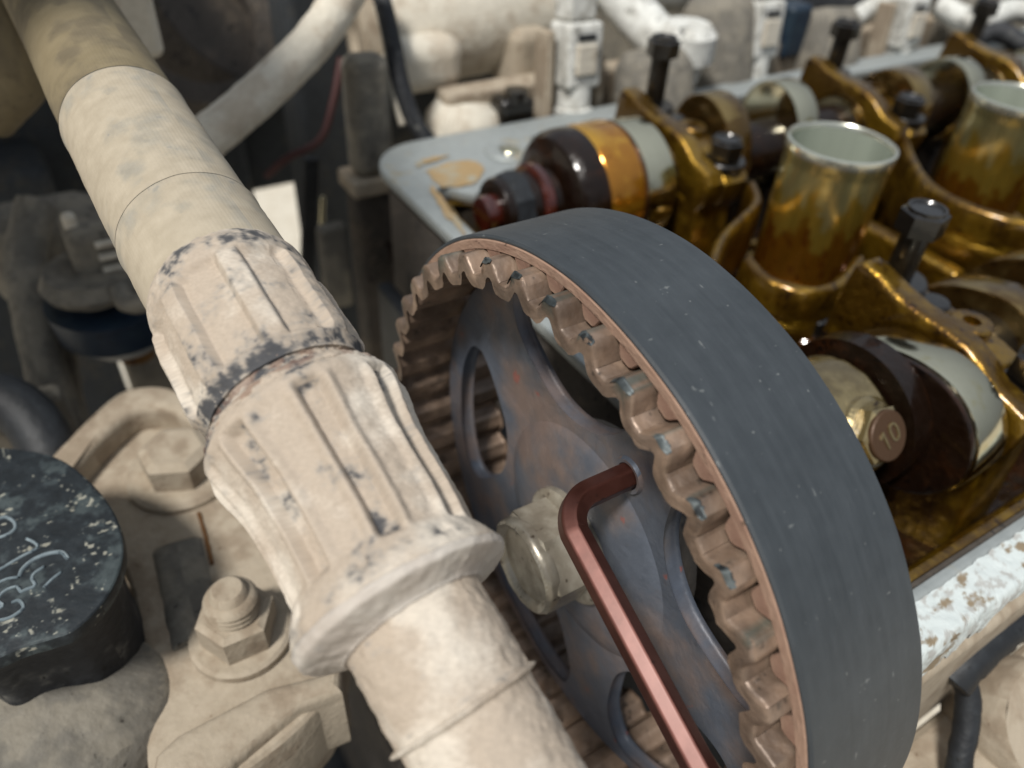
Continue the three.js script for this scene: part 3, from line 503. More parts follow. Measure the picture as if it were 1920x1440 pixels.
// ------------------------------------------------------------------ refrigerant hose with crimped collar, crossing in front of the pulley
{
  // centre line: photo pixel and distance; half-widths in pixels turn into radii at that distance
  const C = [[20, -160, 192], [143, 62, 164], [233, 223, 142], [346, 416, 124], [430, 552, 114], [490, 655, 108], [575, 800, 102.5], [640, 908, 99], [700, 1012, 96], [757, 1128, 92.5], [812, 1222, 90], [900, 1380, 87], [990, 1540, 84]];
  const pts = C.map(([a, b, z]) => dep(a, b, z));
  const cur = new THREE.CatmullRomCurve3(pts, false, 'catmullrom', 0.5), L = cur.getLength();
  // arc share where the line passes a given pixel row
  const project = (v) => { const d = v.clone().sub(EYE), z = d.dot(FWD); return [960 + FPX * d.dot(RIGHT) / z, 720 - FPX * d.dot(UPV) / z, z]; };
  const samples = []; for (let i = 0; i <= 2000; i++) { const p = cur.getPointAt(i / 2000), q = project(p); samples.push([i / 2000, q[1], q[2]]); }
  const sAt = (py) => samples.find((e) => e[1] >= py)[0], zAt = (s) => samples[Math.round(s * 2000)][2];
  const seg = (y0, y1, n, prof, m, opt = {}) => {   // prof(t 0..1, angle) -> half-width in px
    const a = sAt(y0), b = sAt(y1), P = []; for (let i = 0; i <= 24; i++) P.push(cur.getPointAt(lerp(a, b, i / 24)));
    return sweep(P, (s, ang, i, j) => prof(s, ang, i, j) * zAt(lerp(a, b, s)) / FPX, { n, m, ref: UPV, ...opt });
  };
  const h = thing('refrigerant_hose', 'fat dusty hose with a crimped metal collar and pipe crossing over the pulley', 'hose', dep(560, 760, 110));
  const R0 = 110 * 142 / 124;   // px radius scale helper
  const hw = (y) => { const k = [[-160, 82], [62, 95], [223, 112], [416, 130], [552, 140]]; for (let i = 0; i < k.length - 1; i++) if (y <= k[i + 1][0]) return lerp(k[i][1], k[i + 1][1], (y - k[i][0]) / (k[i + 1][0] - k[i][0])); return 140; };
  const hoseSeg = (y0, y1, dr, lip) => seg(y0, y1, 70, (t) => hw(lerp(y0, y1, t)) + dr + 2.2 * Math.exp(-t * 30) * lip - 3 * sstep(t, 0.985, 1), 96);
  part('hose_rubber', rough(hoseSeg(-150, 245, -4, 0), 0.12, 0.12), M.hoseOlive, h, 'darker olive upper length');
  part('hose_sleeve', rough(hoseSeg(236, 448, -1, 1), 0.14, 0.12), M.hose, h, 'pale dusty woven sleeve');
  part('hose_sleeve', rough(hoseSeg(444, 575, 1.5, 1), 0.14, 0.12), M.hose, h, 'pale dusty woven sleeve');

  const dustC = [0.41, 0.34, 0.268], dustW = [0.56, 0.50, 0.42], darkC = [0.04, 0.043, 0.05], greyC = [0.24, 0.225, 0.205], rustC = [0.16, 0.075, 0.045];
  const grime = (x, y, z, t, bands, bias = 0) => {
    const n = fbm(x * 0.11, y * 0.11, z * 0.11, 4), f = fbm(x * 0.55 + 9, y * 0.55, z * 0.55, 4), g = fbm(x * 1.6, y * 1.6, z * 1.6, 3);
    let b = 0; for (const [c, w, a] of bands) b = Math.max(b, a * Math.exp(-(((t - c) / w) ** 2)));
    const h = fbm(x * 3.1 + 2, y * 3.1, z * 3.1, 2), e = n * 0.8 + f * 0.42 + g * 0.2 + h * 0.16;
    let k = mix3(dustC, dustW, sstep(fbm(x * 0.06 + 5, y * 0.06, z * 0.06, 3) + 0.12 * g, -0.12, 0.42));
    k = mix3(k, greyC, sstep(e + b * 0.55 + bias, 0.22, 0.62) * 0.7);
    k = mix3(k, darkC, sstep(e + b * 0.62 + bias, 0.50, 0.80) * 0.92);
    return k.map((v) => clamp(v * (1 + 0.16 * g), 0.01, 0.9));
  };
  // crimp: flats between raised ribs that run lengthwise
  const channel = (a, n, ph, share) => { const q = (((a + ph) / (2 * Math.PI) * n) % 1 + 1) % 1, d = Math.abs(q - 0.5) * 2; return 1 - sstep(d, share - 0.05, share + 0.05); };   // 1 in a channel
  const ch = (a) => { const q = (((a + 0.55) / (2 * Math.PI) * 8) % 1 + 1) % 1; return Math.abs(q - 0.5) * 2; };
  const crimp = (a, n, ph, sharp) => { const q = (((a + ph) / (2 * Math.PI) * n) % 1 + 1) % 1, d = Math.abs(q - 0.5) * 2; return Math.pow(d, sharp); };   // 1 on a rib
  const paintT = (g, n, m, fn) => paint(g, (x, y, z, i) => fn(x, y, z, Math.min(1, Math.floor(i / (m + 1)) / n), (i % (m + 1)) / m * 2 * Math.PI));
  {
    const n = 150, m = 230;
    const g = seg(538, 752, n, (t, a) => {
      let r = lerp(138, 153, sstep(t, 0, 0.16)); r = lerp(r, 162, sstep(t, 0.15, 0.5)); r = lerp(r, 168, sstep(t, 0.5, 0.86)); r = lerp(r, 156, sstep(t, 0.88, 1));
      const c = channel(a, 8, 0.25, 0.66), in_ = sstep(t, 0.24, 0.31) * (1 - sstep(t, 0.86, 0.92));
      return r + in_ * 5 - in_ * 19 * c + 1.2 * fbm(a * 2, t * 5, 1, 2);
    }, m);
    rough(g, 0.09, 0.5, 3);
    g.computeVertexNormals();
    part('crimp_ring', paintT(g, n, m, (x, y, z, t, a) => grime(x, y, z, t, [[0.13, 0.12, 0.55], [0.98, 0.08, 0.9]], 0.06 + 0.16 * (1 - channel(a, 8, 0.25, 0.66)))), M.painted, h, 'dusty crimped ring with black rubbed patches');
  }
  {
    const n = 60, m = 220;
    const g = seg(742, 790, n, (t, a) => 157 + 27 * sstep(t, 0.35, 0.95) - 7 * Math.exp(-(((t - 0.3) / 0.2) ** 2)) + 2.5 * fbm(a * 5, t * 4, 7, 3), m); rough(g, 0.35, 0.7, 1); g.computeVertexNormals();
    part('groove', paintT(g, n, m, (x, y, z, t) => { const k = grime(x, y, z, t, [[0.45, 0.5, 0.85]], 0); return mix3(k, rustC, 0.55 * sstep(fbm(x * 0.22, y * 0.22, z * 0.22 + 4, 4), -0.02, 0.2)); }), M.painted, h, 'dark rusty groove');
  }
  {
    const n = 220, m = 260;
    const g = seg(784, 1128, n, (t, a) => {
      let r = lerp(182, 194, sstep(t, 0, 0.07)); r = lerp(r, 178, sstep(t, 0.1, 0.4)); r = lerp(r, 180, sstep(t, 0.5, 0.8)); r = lerp(r, 214, sstep(t, 0.8, 0.985));
      const c = channel(a, 8, 0.55, 0.30), in_ = sstep(t, 0.07, 0.13) * (1 - sstep(t, 0.8, 0.86)), dent = Math.exp(-(((t - 0.91) / 0.03) ** 2)) * (crimp(a, 8, 0.2, 0.6) < 0.32 ? 8 : 0);
      return r + in_ * 5 * Math.exp(-(((Math.abs(ch(a) - 0.42)) / 0.1) ** 2)) - in_ * 22 * c - in_ * 7 * (ch(a) > 0.5 ? sstep(ch(a), 0.5, 0.7) : 0) - dent + 1.2 * fbm(a * 2, t * 6, 3, 2);
    }, m);
    rough(g, 0.09, 0.5, 8); g.computeVertexNormals();
    part('crimp_collar', paintT(g, n, m, (x, y, z, t, a) => grime(x, y, z, t, [[0.02, 0.05, 0.8], [0.93, 0.05, 0.45]], -0.07 + 0.5 * channel(a, 8, 0.55, 0.28) * (t > 0.1 && t < 0.84 ? 1 : 0))), M.painted, h, 'long fluted crimp collar caked with pale dust');
  }
  {
    const n = 40, m = 160;
    const g = seg(1124, 1165, n, (t, a) => t < 0.35 ? lerp(219, 216, t / 0.35) : lerp(216, 148, sstep(t, 0.35, 1)) + 1.5 * fbm(a * 3, t, 5, 3), m); rough(g, 0.2, 0.4); g.computeVertexNormals();
    part('end_flange', paintT(g, n, m, (x, y, z, t) => mix3([0.46, 0.43, 0.40], grime(x, y, z, t, [[0.0, 0.12, 0.7]], -0.15), 0.5)), M.painted, h);
  }
  {
    const n = 150, m = 140, bead = (t) => 14 * Math.exp(-(((t - 0.492) / 0.012) ** 2)) * (t < 0.492 ? 1 : 1) + (t > 0.47 ? -3 * (1 - sstep(t, 0.47, 0.48)) : 0);
    const g = seg(1150, 1530, n, (t, a) => lerp(141, 150, t) + bead(t) + (t > 0.5 ? -6 : 0) + 1.6 * fbm(a * 2, t * 8, 5, 3), m); rough(g, 0.22, 0.35, 5); g.computeVertexNormals();
    part('metal_pipe', paintT(g, n, m, (x, y, z, t) => grime(x, y, z, t, [[0.46, 0.02, 0.85], [0.36, 0.10, 0.24]], -0.16)), M.painted, h, 'pale dusty bare pipe with a bead');
  }
}

// ------------------------------------------------------------------ engine mount, lower corner: black cap, dusty bracket and its fasteners
const onY = (y) => ([a, b]) => { const p = hit(a, b, 'y', y); return [p.x, p.z]; };
const smoothLoop = (pts, n = 80) => new THREE.SplineCurve([...pts, pts[0]].map(([a, b]) => new THREE.Vector2(a, b))).getPoints(n).slice(0, -1).map((v) => [v.x, v.y]);
const YB = -35;
{
  const b = thing('mount_bracket', 'tan dust-covered cast engine mount bracket beside the crimped hose collar', 'bracket', hit(350, 1000, 'y', YB));
  const o = smoothLoop([[92, 862], [150, 795], [235, 728], [330, 730], [430, 800], [560, 900], [640, 1080], [625, 1250], [585, 1340], [430, 1460], [285, 1480], [270, 1250], [230, 1060], [150, 930]].map(onY(YB)));
  part('plate', rough(slabY(o, YB - 26, YB, { bevel: 2, seg: 3 }), 0.12, 0.06), M.dust, b);
  const P = (l, y) => l.map(([a, c]) => hit(a, c, 'y', y));
  part('upper_rim', rough(slabY(smoothLoop([[60, 905], [95, 850], [170, 782], [240, 727], [330, 727], [410, 795], [450, 850], [405, 850], [370, 805], [318, 768], [252, 770], [195, 815], [135, 880], [100, 930]].map(onY(YB + 8)), 140), YB - 8, YB + 8, { bevel: 2.2, seg: 4 }), 0.12, 0.08), M.dust, b, 'raised rim with a flat top');
  part('lower_rim', rough(slabY([[272, 1500], [288, 1412], [330, 1372], [500, 1284], [590, 1262], [640, 1240], [640, 1290], [560, 1322], [440, 1420], [370, 1500]].map(onY(YB + 4)), YB - 22, YB + 4, { bevel: 2.6, seg: 4 }), 0.12, 0.08), M.dust, b, 'thick raised lower rim');
  part('low_ridge', rough(sweep(P([[340, 1040], [352, 1100], [368, 1160], [384, 1215]], YB - 3.5), boxy(5.5, 6.5, 3), { n: 40, m: 36, ref: UP }), 0.6, 0.08), M.dustGrey, b, 'greyish low ridge');
  part('casting_crack', rough(tube(P([[372, 962], [384, 1000], [398, 1058]], YB + 0.2), 0.5, { n: 20, m: 8 }), 0.2, 0.4), M.orange, b);
}
{
  const p = hit(326, 838, 'y', YB + 10.5).setY(YB + 0.2);
  const t = thing('mount_bolt', 'large dust-coated hex flange bolt in the tan bracket', 'bolt', p);
  part('flange', rough(lathe([[0, -1], [14, -1], [14, 1.2], [12.8, 2.2], [0, 2.4]], p, UP, 48), 0.2, 0.2), M.dust, t);
  part('hex_head', rough(hexPrism(16.6, 10.5, p, UP, { turn: 0.12, chamfer: 0.14 }), 0.2, 0.2), M.dust, t);
  const q = hit(455, 1195, 'y', YB).setY(YB + 0.5);
  const s = thing('stud_nut', 'dusty stud with a flanged nut on the tan bracket beside the collar flange', 'nut', q);
  part('washer', lathe([[0, 0], [11, 0], [11, 1.6], [10.2, 2.2], [0, 2.2]], q, UP, 48), M.dust, s);
  part('nut', rough(hexPrism(14.4, 8.6, V(q.x, q.y + 1.6, q.z), UP, { turn: 0.5, chamfer: 0.1 }), 0.15, 0.2), M.dust, s);
  const rows = [[5.2, 6]]; for (let i = 0; i < 9; i++) rows.push([5.3 + (i % 2) * 0.35, 9 + i * 0.75]); rows.push([4.8, 15.6], [4.0, 16], [3.6, 17.4], [3.0, 18], [0, 18]);
  part('stud', lathe(rows, q, UP, 32, 0.6), M.dust, s);
}
{
  const yT = -4;
  const px = [[-90, 852], [-30, 840], [30, 840], [110, 858], [170, 903], [214, 960], [231, 1020], [222, 1075], [190, 1132], [140, 1180], [95, 1198], [40, 1214], [-20, 1240], [-110, 1270], [-170, 1180], [-170, 960]];
  const o = smoothLoop(px.map(onY(yT)), 120), cx = o.reduce((s, v) => s + v[0], 0) / o.length, cz = o.reduce((s, v) => s + v[1], 0) / o.length;
  const m = thing('engine_mount', 'black plastic-capped engine mount with chalky outlined marks on its flat top', 'engine mount', V(cx, -70, cz));
  part('top_plate', slabY(o, yT - 3.5, yT, { bevel: 0.7, seg: 3 }), M.blackCap, m, 'scuffed black top with pale specks');
  // body lofted downwards from the plate's outline
  const rows = [[0.98, -3], [0.9, -5.5], [0.82, -10], [0.78, -18], [0.79, -30], [0.82, -44], [0.84, -58], [0.84, -70]], pos = [], idx = [], n = o.length;
  rows.forEach(([s, dy]) => { for (let i = 0; i <= n; i++) { const [x, z] = o[i % n]; pos.push(cx + (x - cx) * s, yT + dy, cz + (z - cz) * s); } });
  for (let r = 0; r < rows.length - 1; r++) for (let i = 0; i < n; i++) { const a = r * (n + 1) + i, c = a + n + 1; idx.push(a, c, a + 1, c, c + 1, a + 1); }
  let g = new THREE.BufferGeometry(); g.setAttribute('position', new THREE.Float32BufferAttribute(pos, 3)); g.setIndex(idx); g.computeVertexNormals();
  part('rubber_body', rough(boxUV(g), 0.8, 0.06), M.blackDusty, m);
  const sh = new THREE.SphereGeometry(1, 64, 40); sh.scale(30, 17, 22); const sp = hit(50, 1325, 'y', -28); sh.translate(sp.x - 3, sp.y - 14, sp.z);
  part('shoulder', rough(boxUV(sh), 1.5, 0.05), M.dustGrey, m, 'dusty grey bulging shoulder');
  // raised outlined marks on the top
  const mark = (l, r = 0.5) => part('raised_mark', tube(l.map(([a, b]) => hit(a, b, 'y', yT)), r * 0.62, { n: 40, m: 8 }), M.chalk, m);
  mark([[-20, 985], [8, 970], [26, 978], [28, 992], [10, 1004], [-20, 1012]], 0.6);
  mark([[-30, 1088], [0, 1068], [40, 1044], [70, 1028], [66, 1018], [50, 1010]], 0.55);
  mark([[36, 1082], [44, 1066], [66, 1048], [92, 1038], [116, 1036], [128, 1048]], 0.7);
  mark([[36, 1082], [12, 1086], [-20, 1102]], 0.5);
  mark([[84, 1062], [66, 1074], [60, 1084], [66, 1098], [48, 1106], [40, 1110], [32, 1100], [16, 1104], [2, 1114], [-4, 1126], [6, 1136], [-10, 1142]], 0.55);
  mark([[116, 1072], [98, 1086], [82, 1102]], 0.5);
  mark([[22, 1130], [36, 1126], [44, 1138], [36, 1148], [14, 1160], [-20, 1166]], 0.55);
}
{
  const p = hit(60, 1420, 'y', -62);
  const base = thing('mount_pedestal', 'tan dusty base plate under the black engine mount', 'plate', p);
  part('plate', rough(slabY(smoothLoop([[-200, 1000], [60, 940], [230, 960], [300, 1100], [300, 1225], [288, 1480], [200, 1640], [-200, 1700]].map(onY(-66))), -92, -66, { bevel: 3, seg: 3 }), 0.15, 0.07), M.dust, base);
  const q = hit(178, 1432, 'y', -62).setY(-66);
  const t = thing('base_bolt', 'round-headed dusty bolt in the tan base plate under the black mount', 'bolt', q);
  part('head', rough(lathe([[0, 8], [5, 7.6], [8, 6.2], [8.6, 5], [8.6, 1], [11.5, 0.6], [11.5, 0], [0, 0]].reverse(), q, UP, 40, 0.7), 0.2, 0.2), M.dustPale, t);
}

// ------------------------------------------------------------------ the bay behind and to the side
const line = (l) => l.map(([a, b, z]) => dep(a, b, z));
single('coolant_hose', rough(tube(line([[690, -90, 262], [640, 0, 258], [585, 80, 252], [500, 165, 244], [400, 250, 236], [300, 330, 236]]), 6.6, { n: 90, m: 32 }), 0.35, 0.12), M.dustPale, 'thin pale dusty hose running slantwise behind the fat hose', 'hose');
single('side_hose', rough(tube(line([[-60, -120, 190], [-10, 0, 190], [10, 70, 190], [20, 130, 195], [-40, 200, 200]]), 9.5, { n: 50, m: 32 }), 0.4, 0.1), M.hoseOlive, 'olive dusty hose bend partly behind the fat hose', 'hose');
{
  const p = thing('support_post', 'upright dusty steel post between the fat hose and the head corner', 'post', V(55, -90, -200));
  const c = hit(694, 340, 'z', -203);
  part('upper_bar', rough(rbox(16.5, 46, 14, V(c.x + 1, c.y + 27, c.z), 5), 0.4, 0.1), M.dustGrey, p, 'smooth greyish upper part');
  part('collar', rough(rbox(21, 7, 18, V(c.x, c.y + 1, c.z), 1.6), 0.3, 0.1), M.dust, p);
  part('lower_bar', rough(rbox(18, 150, 15, V(c.x + 0.5, c.y - 77, c.z), 1.4), 0.5, 0.14), M.dustDark, p, 'rough dark lower part');
  part('flat_strap', rough(rbox(3, 60, 8, V(c.x + 10.5, c.y - 32, c.z + 6), 1), 0.2, 0.1), M.dust, p);
}
{
  const m = thing('intake_pipe', 'large pale dusty intake pipe with a flanged end behind the head', 'pipe', dep(850, 60, 330));
  const a = dep(690, 60, 330), b = dep(1060, 0, 352), d = b.clone().sub(a).normalize();
  part('barrel', rough(lathe([[0, 2], [24, 2], [25, 4], [25, 60], [24, 62], [24, 96], [0, 96]], a, d, 72, 0.6), 0.9, 0.05), M.dustPale, m);
  part('end_flange', rough(lathe([[13, -7], [29, -7], [30, -6], [30, 0], [29, 1], [13, 1], [13, -7]], a, d, 64), 0.4, 0.08), M.dust, m);
  part('bore_plug', lathe([[0, -2], [13, -2]], a, d, 40), M.dustDark, m);
  const q = dep(790, 118, 318); part('lower_boss', rough(rbox(34, 22, 20, q, 8), 0.9, 0.07), M.dustPale, m);
}
single('vacuum_pipe', [tube(line([[700, -60, 286], [722, 20, 286], [738, 90, 287], [752, 160, 290], [778, 230, 296], [815, 280, 304]]), 3.4, { n: 60, m: 20 })], M.blackDusty, 'slim black bent pipe in front of the large intake pipe', 'pipe');
single('pipe_bracket', rough(tube(line([[694, -60, 287], [714, 30, 287], [728, 100, 288], [738, 170, 291], [756, 235, 297]]), 1.8, { n: 60, m: 14 }), 0.2, 0.2), M.dustPale, 'thin pale strip along the slim black pipe', 'strip');
single('manifold_boss', rough(lathe([[0, -20], [17, -20], [17, 2], [13, 9], [0, 11]], dep(872, 232, 325), V(0.1, 1, 0.1), 48, 1), 1, 0.07), M.dustPale, 'rounded tan boss beyond the rail corner', 'boss');
single('manifold_block', rough(rbox(20, 40, 22, dep(975, 130, 345), 6), 1.2, 0.06), M.dust, 'tan dusty block between the intake pipe and the injector', 'block');
single('black_clamp', [rough(rbox(17, 12, 12, dep(960, 205, 322), 3), 0.6, 0.1), lathe([[0, 0], [5, 0], [5, 5], [0, 6]], dep(968, 190, 318), UP, 24)], M.blackOil, 'small black clamp beyond the far rail', 'clamp');

function injector(px, py, z, label) {   // plastic fuel injector plug, pale with dust
  const c = dep(px, py, z), t = thing('fuel_injector', label, 'injector', c, 'fuel injectors beyond the rail');
  const up = V(0.02, 1, -0.12).normalize(), q = new THREE.Quaternion().setFromUnitVectors(UP, up), at = (x, y, zz) => V(x, y, zz).applyQuaternion(q).add(c);
  const body = part('plug_body', rough(rbox(18, 26, 15, at(0, 4, 0), 2.4, q), 0.4, 0.12), M.dustWhite, t);
  part('plug_top', rough(rbox(14, 16, 12, at(-1, 25, 0), 2, q), 0.3, 0.12), M.dustWhite, t);
  part('latch', rough(rbox(10, 12, 2.4, at(0, 3, 8), 0.8, q), 0.2, 0.2), M.dustPale, body);
  part('latch_slot', rbox(9, 2.4, 1.6, at(0, 11.5, 7.6), 0.4, q), M.black, body);
  part('neck', rough(lathe([[0, -34], [6.5, -34], [6.5, -26], [8.6, -25], [8.6, -18], [7.6, -17], [7.6, -8], [0, -8]], c, up, 36), 0.3, 0.1), M.dustWhite, t);
  part('seal', lathe([[7, -24], [9.4, -23.6], [9.4, -20.4], [7, -20]], c, up, 36), M.dustGrey, t);
  part('side_rib', rough(rbox(4, 44, 10, at(-13, -8, -4), 1.2, q), 0.3, 0.1), M.dust, t);
  part('side_rib', rough(rbox(4, 34, 10, at(14, -14, -4), 1.2, q), 0.3, 0.1), M.dust, t);
  return t;
}
injector(1078, 120, 322, 'whitish dusty fuel injector plug behind the second shaft, nearest the intake pipe');
injector(1420, 70, 372, 'whitish dusty fuel injector plug behind the second shaft, beyond the rail arm');
injector(1692, 55, 420, 'whitish dusty fuel injector plug behind the farther bearing cap');
{
  const r = thing('fuel_rail', 'pale dusty fuel rail with a sloping arm beyond the tall loose bolt', 'fuel rail', dep(1300, 20, 360));
  part('arm', rough(sweep(line([[1120, -60, 345], [1185, 20, 343], [1240, 80, 340], [1285, 98, 338]]), (s) => 11 - 1.5 * s, { n: 50, m: 28 }), 0.7, 0.07), M.dustWhite, r);
  part('arm_end', rough(lathe([[0, -16], [8, -16], [10, -6], [13.5, -4], [13.5, 7], [10, 11], [0, 12]], dep(1282, 92, 338), UP, 40, 0.7), 0.4, 0.08), M.dustWhite, r);
  part('rail_tube', rough(tube(line([[1000, -70, 372], [1250, -40, 388], [1600, -60, 430], [1950, -60, 470]]), 17, { n: 80, m: 32 }), 0.7, 0.06), M.dustWhite, r);
}
single('manifold_flange', rough(rbox(420, 70, 12, V(300, -26, -212), 3), 1.2, 0.05), M.dust, 'tan dusty intake flange running along behind the far rail', 'flange');
for (const [px, py, z, l] of [[1345, 55, 372, 'grey runner beside the arm of the fuel rail'], [1545, 75, 408, 'grey runner between the second and third injector plugs'], [1800, 20, 452, 'pale runner past the third injector plug'], [1225, 165, 340, 'grey runner under the sloping rail arm']]) single('intake_runner', rough(lathe([[0, -50], [17, -50], [18, -10], [17, 14], [13, 20], [0, 21]], dep(px, py + 20, z), V(0, 1, -0.25), 40, 1), 1, 0.06), M.dustGrey, l, 'runner', 'intake runners');
for (const [px, py, z, l] of [[1478, 55, 396, 'dark blue block beside the second injector plug'], [1330, 18, 384, 'dark blue cable plug beside the rail arm']]) single('cable_plug', rough(rbox(16, 26, 14, dep(px, py, z), 3), 0.5, 0.1), M.navy, l, 'plug');

single('firewall', rough(rbox(900, 500, 20, V(720, -40, -520), 4), 3, 0.02), M.dustGrey, 'grey dusty firewall far behind the head', 'firewall');
for (const [l, rr, m, lab] of [[[[1360, -30, 400], [1500, 5, 420], [1640, 0, 440], [1800, -30, 470]], 7, M.blackDusty, 'black dusty cable loom along the firewall above the injectors'], [[[1560, 110, 400], [1600, 40, 420], [1640, 10, 430], [1720, -30, 440]], 5, M.dustWhite, 'white dusty pipe bending up beside the third injector plug'], [[[1760, 10, 430], [1830, 40, 420], [1900, 20, 430], [1990, 40, 430]], 6, M.dustWhite, 'pale pipe crossing above the farther bearing cap'], [[[1820, 80, 410], [1870, 60, 405], [1930, 90, 400]], 5, M.blackDusty, 'short black dusty hose beside the farther bearing cap']]) single('firewall_line', rough(tube(line(l), rr, { n: 50, m: 20 }), 0.6, 0.1), m, lab, 'pipe');
{ const b = thing('unseen_bonnet_shade', 'unseen grey bonnet panel added above the bay corner to shade it', 'bonnet', V(-360, 190, -480)); part('skin', rbox(600, 6, 800, V(-362, 200, -480), 2), M.dustGrey, b); for (const z of [-200, -420, -640]) part('stiffener', rbox(560, 14, 26, V(-362, 190, z), 4), M.dustGrey, b); }  // unseen bonnet panel, added outside the view to shade the bay corner
// left side of the bay
{
  const c = thing('ribbed_connector', 'pale ribbed plastic connector on a dark cup behind the fat hose', 'connector', dep(190, 520, 250));
  const b = dep(196, 470, 246);
  part('plug', rough(rbox(20, 26, 20, b, 4), 0.4, 0.1), M.dustGrey, c);
  for (let i = 0; i < 5; i++) part('rib', rbox(13, 1.8, 3, V(b.x + 4, b.y + 8 - i * 4.4, b.z + 10.5), 0.7), M.dustPale, c);
  part('spine', rough(rbox(4, 26, 4, dep(150, 470, 238), 1.6), 0.2, 0.2), M.dustPale, c);
  part('collar', rough(lathe([[0, -3], [15, -3], [16.5, 0], [14, 4], [0, 4]], dep(178, 520, 244), UP, 40), 0.4, 0.1), M.dustGrey, c);
  part('cup', rough(lathe([[0, -20], [12, -20], [19, -13], [20, -2], [0, -2]], dep(205, 545, 248), UP, 48), 0.3, 0.1), M.navy, c, 'dark blue cup');
  part('saddle', rough(tube(line([[222, 540, 236], [240, 568, 234], [285, 562, 234], [330, 540, 236]]), 3.2, { n: 30 }), 0.2, 0.2), M.dustGrey, c);
}
for (const [l, r, lab] of [[[[70, 380, 262], [48, 480, 258], [62, 580, 252], [88, 700, 250], [128, 830, 250], [150, 900, 252]], 6.4, 'beige dusty pipe running down beside the ribbed connector'], [[[150, 520, 270], [128, 600, 266], [120, 660, 264], [135, 760, 262], [165, 860, 262]], 4.2, 'slimmer beige pipe beside the beige dusty pipe']]) single('bay_pipe', rough(tube(line(l), r, { n: 70, m: 24 }), 0.4, 0.1), M.dustGrey, lab, 'pipe', 'upright bay pipes');
single('grey_shroud', rough(rbox(44, 40, 30, dep(100, 470, 290), 12), 2, 0.05), M.dustGrey, 'rounded grey shroud behind the ribbed connector', 'shroud');
single('black_hose', rough(tube(line([[-60, 745, 215], [10, 752, 215], [60, 790, 215], [95, 850, 214], [110, 900, 214]]), 7.5, { n: 50, m: 28 }), 0.3, 0.1), M.black, 'black hose curving above the engine mount', 'hose');
single('beige_bracket', rough(rbox(40, 30, 8, dep(10, 830, 232), 3), 0.8, 0.07), M.dustGrey, 'small beige bracket under the curved black hose', 'bracket');
single('rusty_fitting', rough(lathe([[0, -14], [6, -14], [7, -4], [5.4, 4], [0, 4]], dep(238, 606, 262), UP, 24), 0.3, 0.1), M.orange, 'rusty orange-brown fitting under the dark cup', 'fitting');
single('red_cable', tube(line([[640, 110, 330], [625, 190, 332], [600, 262, 334], [540, 296, 334], [500, 330, 340]]), 1.7, { n: 50, m: 10 }), M.red, 'thin dark red cable hanging behind the pale slanting hose', 'cable');
single('black_strap', rough(rbox(7, 60, 3, dep(580, 415, 330), 1, new THREE.Euler(0.1, 0, -0.12)), 0.2, 0.1), M.black, 'black strap hanging in front of the bright gap', 'strap');
single('silver_pin', rbox(2.2, 22, 2.2, dep(603, 412, 322), 0.9, new THREE.Euler(0, 0, -0.15)), M.steel, 'thin bright steel pin beside the black strap', 'pin');
single('pale_tab', rough(rbox(12, 40, 6, dep(628, 500, 322), 2), 0.4, 0.1), M.dustGrey, 'pale tab beside the upright post', 'tab');
single('alternator_body', rough(lathe([[0, -40], [44, -40], [50, -30], [50, 30], [44, 40], [0, 40]], dep(380, 60, 400), V(0.3, 0.5, 0.6), 64), 2, 0.04), M.dustDark, 'dark round alternator body deep behind the fat hose', 'alternator');
single('clutch_ring', lathe([[30, -3], [40, -3], [41, 0], [40, 3], [30, 3], [30, -3]], dep(360, 40, 352), V(0.2, 0.6, 0.75), 64), M.dustDark, 'grey ring on the dark alternator body', 'ring');
single('tan_cover_edge', rough(rbox(14, 30, 10, dep(240, 10, 230), 3), 0.5, 0.1), M.dustPale, 'pale edge of a cover peeking past the fat hose', 'cover');
for (const [px, py, z, sx, sy, sz, l] of [[120, 300, 420, 190, 160, 40, 'added dark backing for the dim bay behind the fat hose'], [440, 150, 450, 200, 132, 30, 'added dark backing for the dim bay behind the slanting pale hose'], [10, 640, 420, 100, 200, 40, 'added dark backing for the dim bay behind the beige pipes'], [760, 330, 420, 120, 260, 30, 'added dark backing for the dim bay behind the upright post']]) single('dark_backing', rough(rbox(sx, sy, sz, dep(px, py, z), 6), 2, 0.03), M.bayDark, l, 'dark backing', 'added dark backing panels of the bay');  // added dark panels standing in for the dim depth of the bay
single('side_tab', rough(rbox(26, 46, 8, dep(292, 655, 300), 3), 0.6, 0.08), M.dustGrey, 'greyish tab between the bright gap and the collar', 'tab');
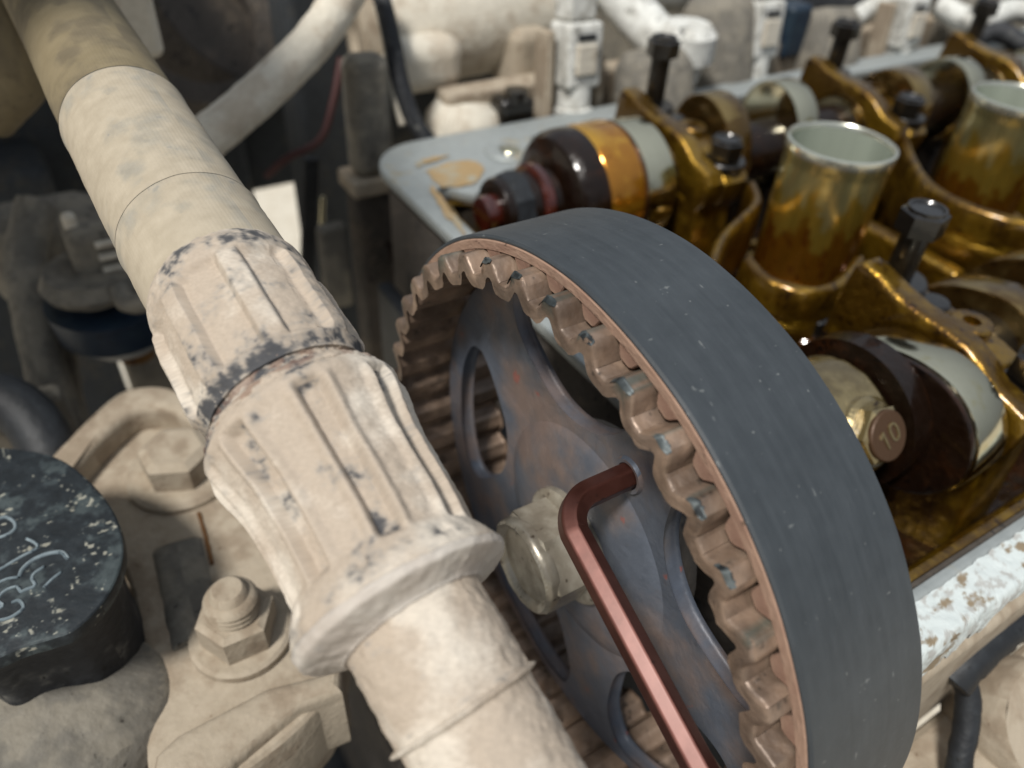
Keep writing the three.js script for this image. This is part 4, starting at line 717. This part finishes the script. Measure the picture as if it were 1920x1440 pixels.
// lower corner beyond the near rail
{
  const b = thing('accessory_bracket', 'tan dusty bracket with a round eye below the corroded rail', 'bracket', V(110, -60, 75));
  const e = dep(1905, 1345, 178);
  part('eye', rough(lathe([[6, -9], [13, -9], [14, -7], [14, 7], [13, 9], [6, 9], [6, -9]], e, V(-0.1, 0.75, 0.6), 48), 0.4, 0.1), M.dust, b);
  part('bush', lathe([[0, 4], [5.6, 5], [6, 3], [6, -8], [0, -8]].reverse(), e, V(-0.1, 0.75, 0.6), 32), M.dustGrey, b);
  part('plate', rough(slabY([[40, 54], [190, 54], [190, 120], [30, 120]], -64, -50, { bevel: 4, seg: 3 }), 0.2, 0.06), M.dust, b);
  part('wall', rough(rbox(150, 48, 6, V(122, -31, 50.2), 2), 1, 0.07), M.dust, b);
  const k = thing('wire_clip', 'black plastic wire clip on the tan bracket below the corroded rail', 'clip', dep(1830, 1230, 165));
  part('clip_body', rough(sweep(line([[1772, 1270, 163], [1800, 1240, 163], [1850, 1200, 165], [1905, 1165, 168]]), (s) => 5.4 - 1.5 * s, { n: 40, m: 20 }), 0.6, 0.15), M.black, k);
  part('tail', rough(tube(line([[1800, 1260, 164], [1815, 1300, 164], [1812, 1360, 164], [1800, 1420, 164], [1790, 1500, 164]]), 2.6, { n: 40, m: 14 }), 0.3, 0.2), M.black, k);
}
single('low_dark_sheet', rough(rbox(560, 8, 460, V(-160, -264, 80), 3), 1, 0.03), M.black, 'added dark sheet far below the pulley in place of shade', 'low_dark_sheet');  // dark sheet added to hide bright ground where deep shade belongs
single('lower_cover', rough(slabX([[-160, -40], [70, -40], [70, -220], [-160, -220]], 36, 42, { bevel: 1 }), 1, 0.04), M.black, 'black rear belt cover below the pulley', 'cover');
single('front_block', rough(rbox(46, 240, 120, V(0, -230, -60), 8), 2, 0.03), M.dustDark, 'dark engine block front below the pulley', 'block');

// ------------------------------------------------------------------ to metres
for (const o of scene.children) if (o.isMesh || o.isGroup) { o.position.multiplyScalar(K); o.scale.multiplyScalar(K); }
camera.updateProjectionMatrix(); camera.updateMatrixWorld();
renderer.render(scene, camera);
